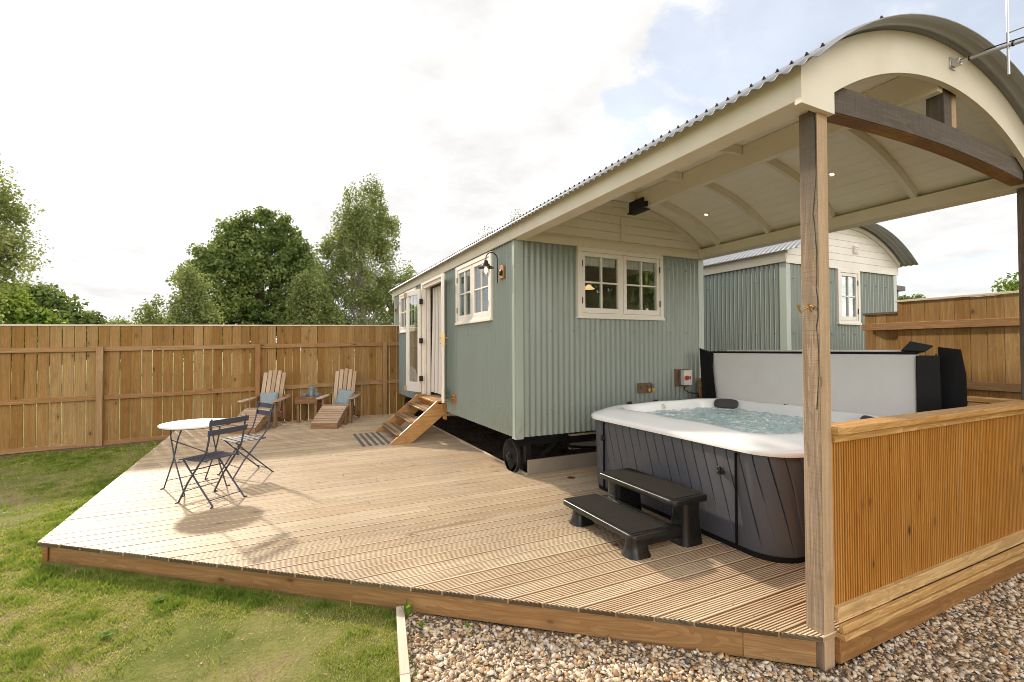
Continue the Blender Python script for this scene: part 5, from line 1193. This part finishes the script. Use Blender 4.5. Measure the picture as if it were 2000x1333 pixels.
# ------------------------------------------------------------------ trees
def leaves(name, C_, S_, n_per, size, mat, parent, droop=0., flat=.6, zmin=-9):
    """C_ cluster centres (K,3), S_ cluster sizes (K,3)"""
    K = len(C_); n = K*n_per; c = np.repeat(C_, n_per, 0); s = np.repeat(S_, n_per, 0); g = RNG.standard_normal((n, 3)); r = np.linalg.norm(g, axis=1, keepdims=True); g = g/r*np.minimum(r, 1.9)
    p = c+g*s
    if droop: p[:, 2] -= np.abs(RNG.standard_normal(n))*droop*np.repeat(RNG.random(K), n_per)
    nrm = RNG.standard_normal((n, 3)); nrm[:, 2] = np.abs(nrm[:, 2])*flat+.2; nrm += g*.35; nrm /= np.linalg.norm(nrm, axis=1, keepdims=True)
    t = np.cross(nrm, RNG.standard_normal((n, 3))); t /= np.linalg.norm(t, axis=1, keepdims=True)+1e-9; bt_ = np.cross(nrm, t); sz = size*RNG.uniform(.4, 1.6, (n, 1))
    V = np.stack([p-t*sz, p-bt_*sz*.55+t*sz*.1, p+t*sz, p+bt_*sz*.55+t*sz*.1], 1).reshape(-1, 3); F_ = np.arange(n*4).reshape(-1, 4)
    va = np.clip(np.repeat(RNG.normal(.5, .27, K), n_per)+RNG.normal(0, .16, n), 0, 1); return npmesh(name, V, F_, va, mat, parent)
def trunk(b, P, h, r, lean=(0, 0), n=9):
    pts = []; 
    for i in range(n): t = i/(n-1); pts.append((P[0]+lean[0]*t+.12*r*math.sin(i*2.1)*2, P[1]+lean[1]*t+.12*r*math.cos(i*1.7)*2, P[2]+h*t))
    b.tube(pts, [r*(1.25-.3*min(1, i*1.2/(n-1))-.85*(i/(n-1))**1.2)+.01 for i in range(n)], 10, var=.5); return pts
def tree(name, label, base, h, blobs, K, n_per, size, mat, bark, csz, r=.3, droop=0., shell=.55, group=None, squash=.7, cat='tree', limbs=16):
    """blobs: (cx,cy,cz,rx,ry,rz) relative to base"""
    o = thing(name, label, cat, base, group); B = Vector(base); vols = np.array([q[3]*q[4]*q[5] for q in blobs])**.8; vols /= vols.sum(); Cs = []
    for q, v in zip(blobs, vols):
        k = max(3, int(K*v)); g = RNG.standard_normal((k, 3)); g /= np.linalg.norm(g, axis=1, keepdims=True); rad = shell+(1-shell)*RNG.random((k, 1))**.6; Cs.append(np.array([B.x+q[0], B.y+q[1], B.z+q[2]])+g*rad*np.array([q[3], q[4], q[5]]))
    C_ = np.concatenate(Cs); sc_ = csz*RNG.uniform(.5, 1.35, (len(C_), 1)); S_ = np.concatenate([sc_, sc_, sc_*squash], 1)
    leaves('crown', C_, S_, n_per, size, mat, o, droop)
    b = MB(); tp_ = trunk(b, (B.x, B.y, B.z-.3), h*.86, r)
    idx = RNG.choice(len(C_), min(limbs, len(C_)), replace=False)
    for i in idx:
        c = Vector(C_[i]); t = min(.9, max(.18, (c.z-B.z)/h*.72)); a = Vector(tp_[int(t*(len(tp_)-1))]); md = a.lerp(c, .5)+Vector((0, 0, .04*h))*(1 if droop == 0 else 1.6); q = a.lerp(md, .5)+Vector((0, 0, .01*h)); rr_ = r*.55*(1-t*.6); b.tube([a, q, md, c], [rr_, rr_*.7, rr_*.45, rr_*.15], 6, var=.5)
    b.build('trunk', bark, o, smooth=60); return o
G = 'trees beyond the back fence'
# big round oak
tree('oak_tree', 'large dark green round-crowned tree beyond the fence, tallest broadleaf', (-4.3, 38.6, -.9), 14.2, [(0, 0, 8.6, 4.0, 3.7, 4.9), (-3.1, 0, 7.6, 2.7, 3, 3.2), (3.1, 0, 7.3, 2.6, 3, 3.4), (.3, 0, 11.6, 2.4, 2.6, 2.5), (0, 0, 4.3, 4.4, 3.5, 2.6), (3.6, 0, 5., 1.6, 2, 2.2), (-1.7, 0, 10.8, 1.8, 2, 1.8), (2.2, 0, 10.2, 1.8, 2, 1.9)], 540, 140, .125, M['oakl'], M['bark'], .40, .5, 0, .62, G, .6)
# tall silver birch
tree('birch_tree', 'tall airy birch tree right of the big oak beside the hut roof', (2.4, 29.2, -.4), 14.9, [(0, 0, 8.6, 2.1, 1.8, 3.6), (.1, 0, 12.1, 1.45, 1.2, 2.5), (-1.4, 0, 10.0, 1.1, 1, 2.0), (1.5, 0, 10.2, 1.1, 1, 2.2), (0, 0, 4.7, 2.9, 2, 2.8), (2.7, 0, 7.0, 1.4, 1, 1.9), (3.7, 0, 5.9, 1.1, 1, 1.4), (-2.2, 0, 7.8, 1.0, 1, 1.8), (-2.2, 0, 9.2, .6, .6, .8)], 400, 130, .080, M['birchl'], M['barkb'], .27, .22, .75, .45, G, 1.2, limbs=46)
tree('birch_tree', 'yellowish drooping birch just left of the tall birch', (-1.15, 26.8, -.3), 7.6, [(0, 0, 4.7, 1.05, 1.0, 2.3), (.7, 0, 3.6, 1.1, 1, 1.9), (-.5, 0, 5.6, .6, .6, .9)], 170, 140, .075, M['birchl'], M['barkb'], .26, .13, .6, .5, G, 1.2)
tree('birch_tree', 'small loose birch left of the big oak', (-7.2, 24.8, -.3), 7.4, [(.0, 0, 4.6, .75, .9, 2.0), (-1.15, 0, 3.6, .95, 1.0, 1.0), (.45, 0, 5.2, .5, .6, 1.0), (.75, 0, 3.9, .55, .7, 1.5), (.0, 0, 3.0, 1.3, 1.0, 1.1)], 130, 120, .068, M['birchl'], M['barkb'], .24, .12, .55, .45, G, 1.1)
tree('birch_tree', 'weeping birch cut off by the left edge of the photograph', (-10.75, 13.2, -.3), 8.2, [(0, 0, 5.5, 1.45, 1.3, 1.6), (1.0, 0, 5.05, .6, .6, .65), (-.3, 0, 7.0, 1.0, .9, 1.0), (.35, 0, 6.6, .65, .7, 1.0), (.75, 0, 4.2, .6, .6, .8), (.5, 0, 3.3, .4, .4, .6)], 190, 130, .044, M['birchl'], M['barkb'], .19, .14, .50, .5, G, 1.15)
tree('round_bush_tree', 'bright green bushy tree low at the far left behind the fence', (-16.6, 26.5, -.3), 5.6, [(0, 0, 3.1, 3.1, 2, 2.1), (1.9, 0, 2.6, 1.7, 1.5, 1.4)], 200, 140, .12, M['bushl'], M['bark'], .36, .2, 0, .7, G, .6)
tree('round_bush_tree', 'darker bushy tree behind the bright one at the far left', (-16.2, 31.5, -.3), 6.4, [(0, 0, 3.4, 2.6, 2, 2.3), (2.0, 0, 2.8, 1.4, 1.5, 1.4)], 170, 130, .13, M['oakl'], M['bark'], .40, .2, 0, .7, G, .6)
tree('small_tree', 'pale low treetop showing over the fence between the left bushes and the small birch', (-15.0, 46, -.3), 5.0, [(0, 0, 3.4, 2.6, 1.5, 1.2), (2.2, 0, 3.9, .9, 1, 1.2)], 70, 90, .10, M['birchl'], M['bark'], .40, .12, .0, .4, G, .8)
tree('small_tree', 'small dark conifer-like treetop far off above the left fence', (-18, 56, -.3), 4.9, [(0, 0, 3.4, 1.4, 1.2, 1.5)], 30, 90, .12, M['oakl'], M['bark'], .45, .12, 0, .4, G, .8)
tree('birch_tree', 'wispy treetop poking above the long green hut roof', (7.5, 15.6, -.3), 9.2, [(0, 0, 5.8, 1.6, 1.2, 2.2), (.5, 0, 7.9, .7, .7, .85), (-.8, 0, 6.8, .6, .6, .9)], 110, 90, .045, M['birchl'], M['barkb'], .22, .10, .35, .4, G, 1.1, limbs=30)
tree('garden_tree', 'mid green tree right of the near post above the right fence', (27.0, 2.3, -.3), 6.6, [(0, 0, 4.0, 2.0, 1.8, 1.5), (-.6, .9, 3.6, 1.2, 1.2, 1.0), (.6, -1.4, 4.6, 1.4, 1.4, 1.3)], 170, 130, .085, M['bushl'], M['bark'], .32, .16, 0, .5, 'trees behind the right fence', .7)
tree('garden_tree', 'tiny dark palm-like treetop over the right fence beside the slate roof', (40, 13.6, -.3), 5.9, [(0, 0, 5.2, 1.0, 1.0, .55)], 26, 80, .09, M['oakl'], M['bark'], .26, .1, 0, .4, 'trees behind the right fence', .6)
# trees behind the viewer, seen only as reflections in the end window
tree('oak_tree', 'dark tree reflected in the left casement of the end window', (7., -20, -.3), 11, [(0, 0, 6, 4, 4, 4.6)], 120, 90, .22, M['oakl'], M['bark'], .8, .3, 0, .6, 'trees behind the camera', .7)
tree('oak_tree', 'dark tree reflected in the right casement of the end window', (15., -18, -.3), 10, [(0, 0, 5.5, 4, 4, 4.2)], 120, 90, .22, M['oakl'], M['bark'], .8, .3, 0, .6, 'trees behind the camera', .7)
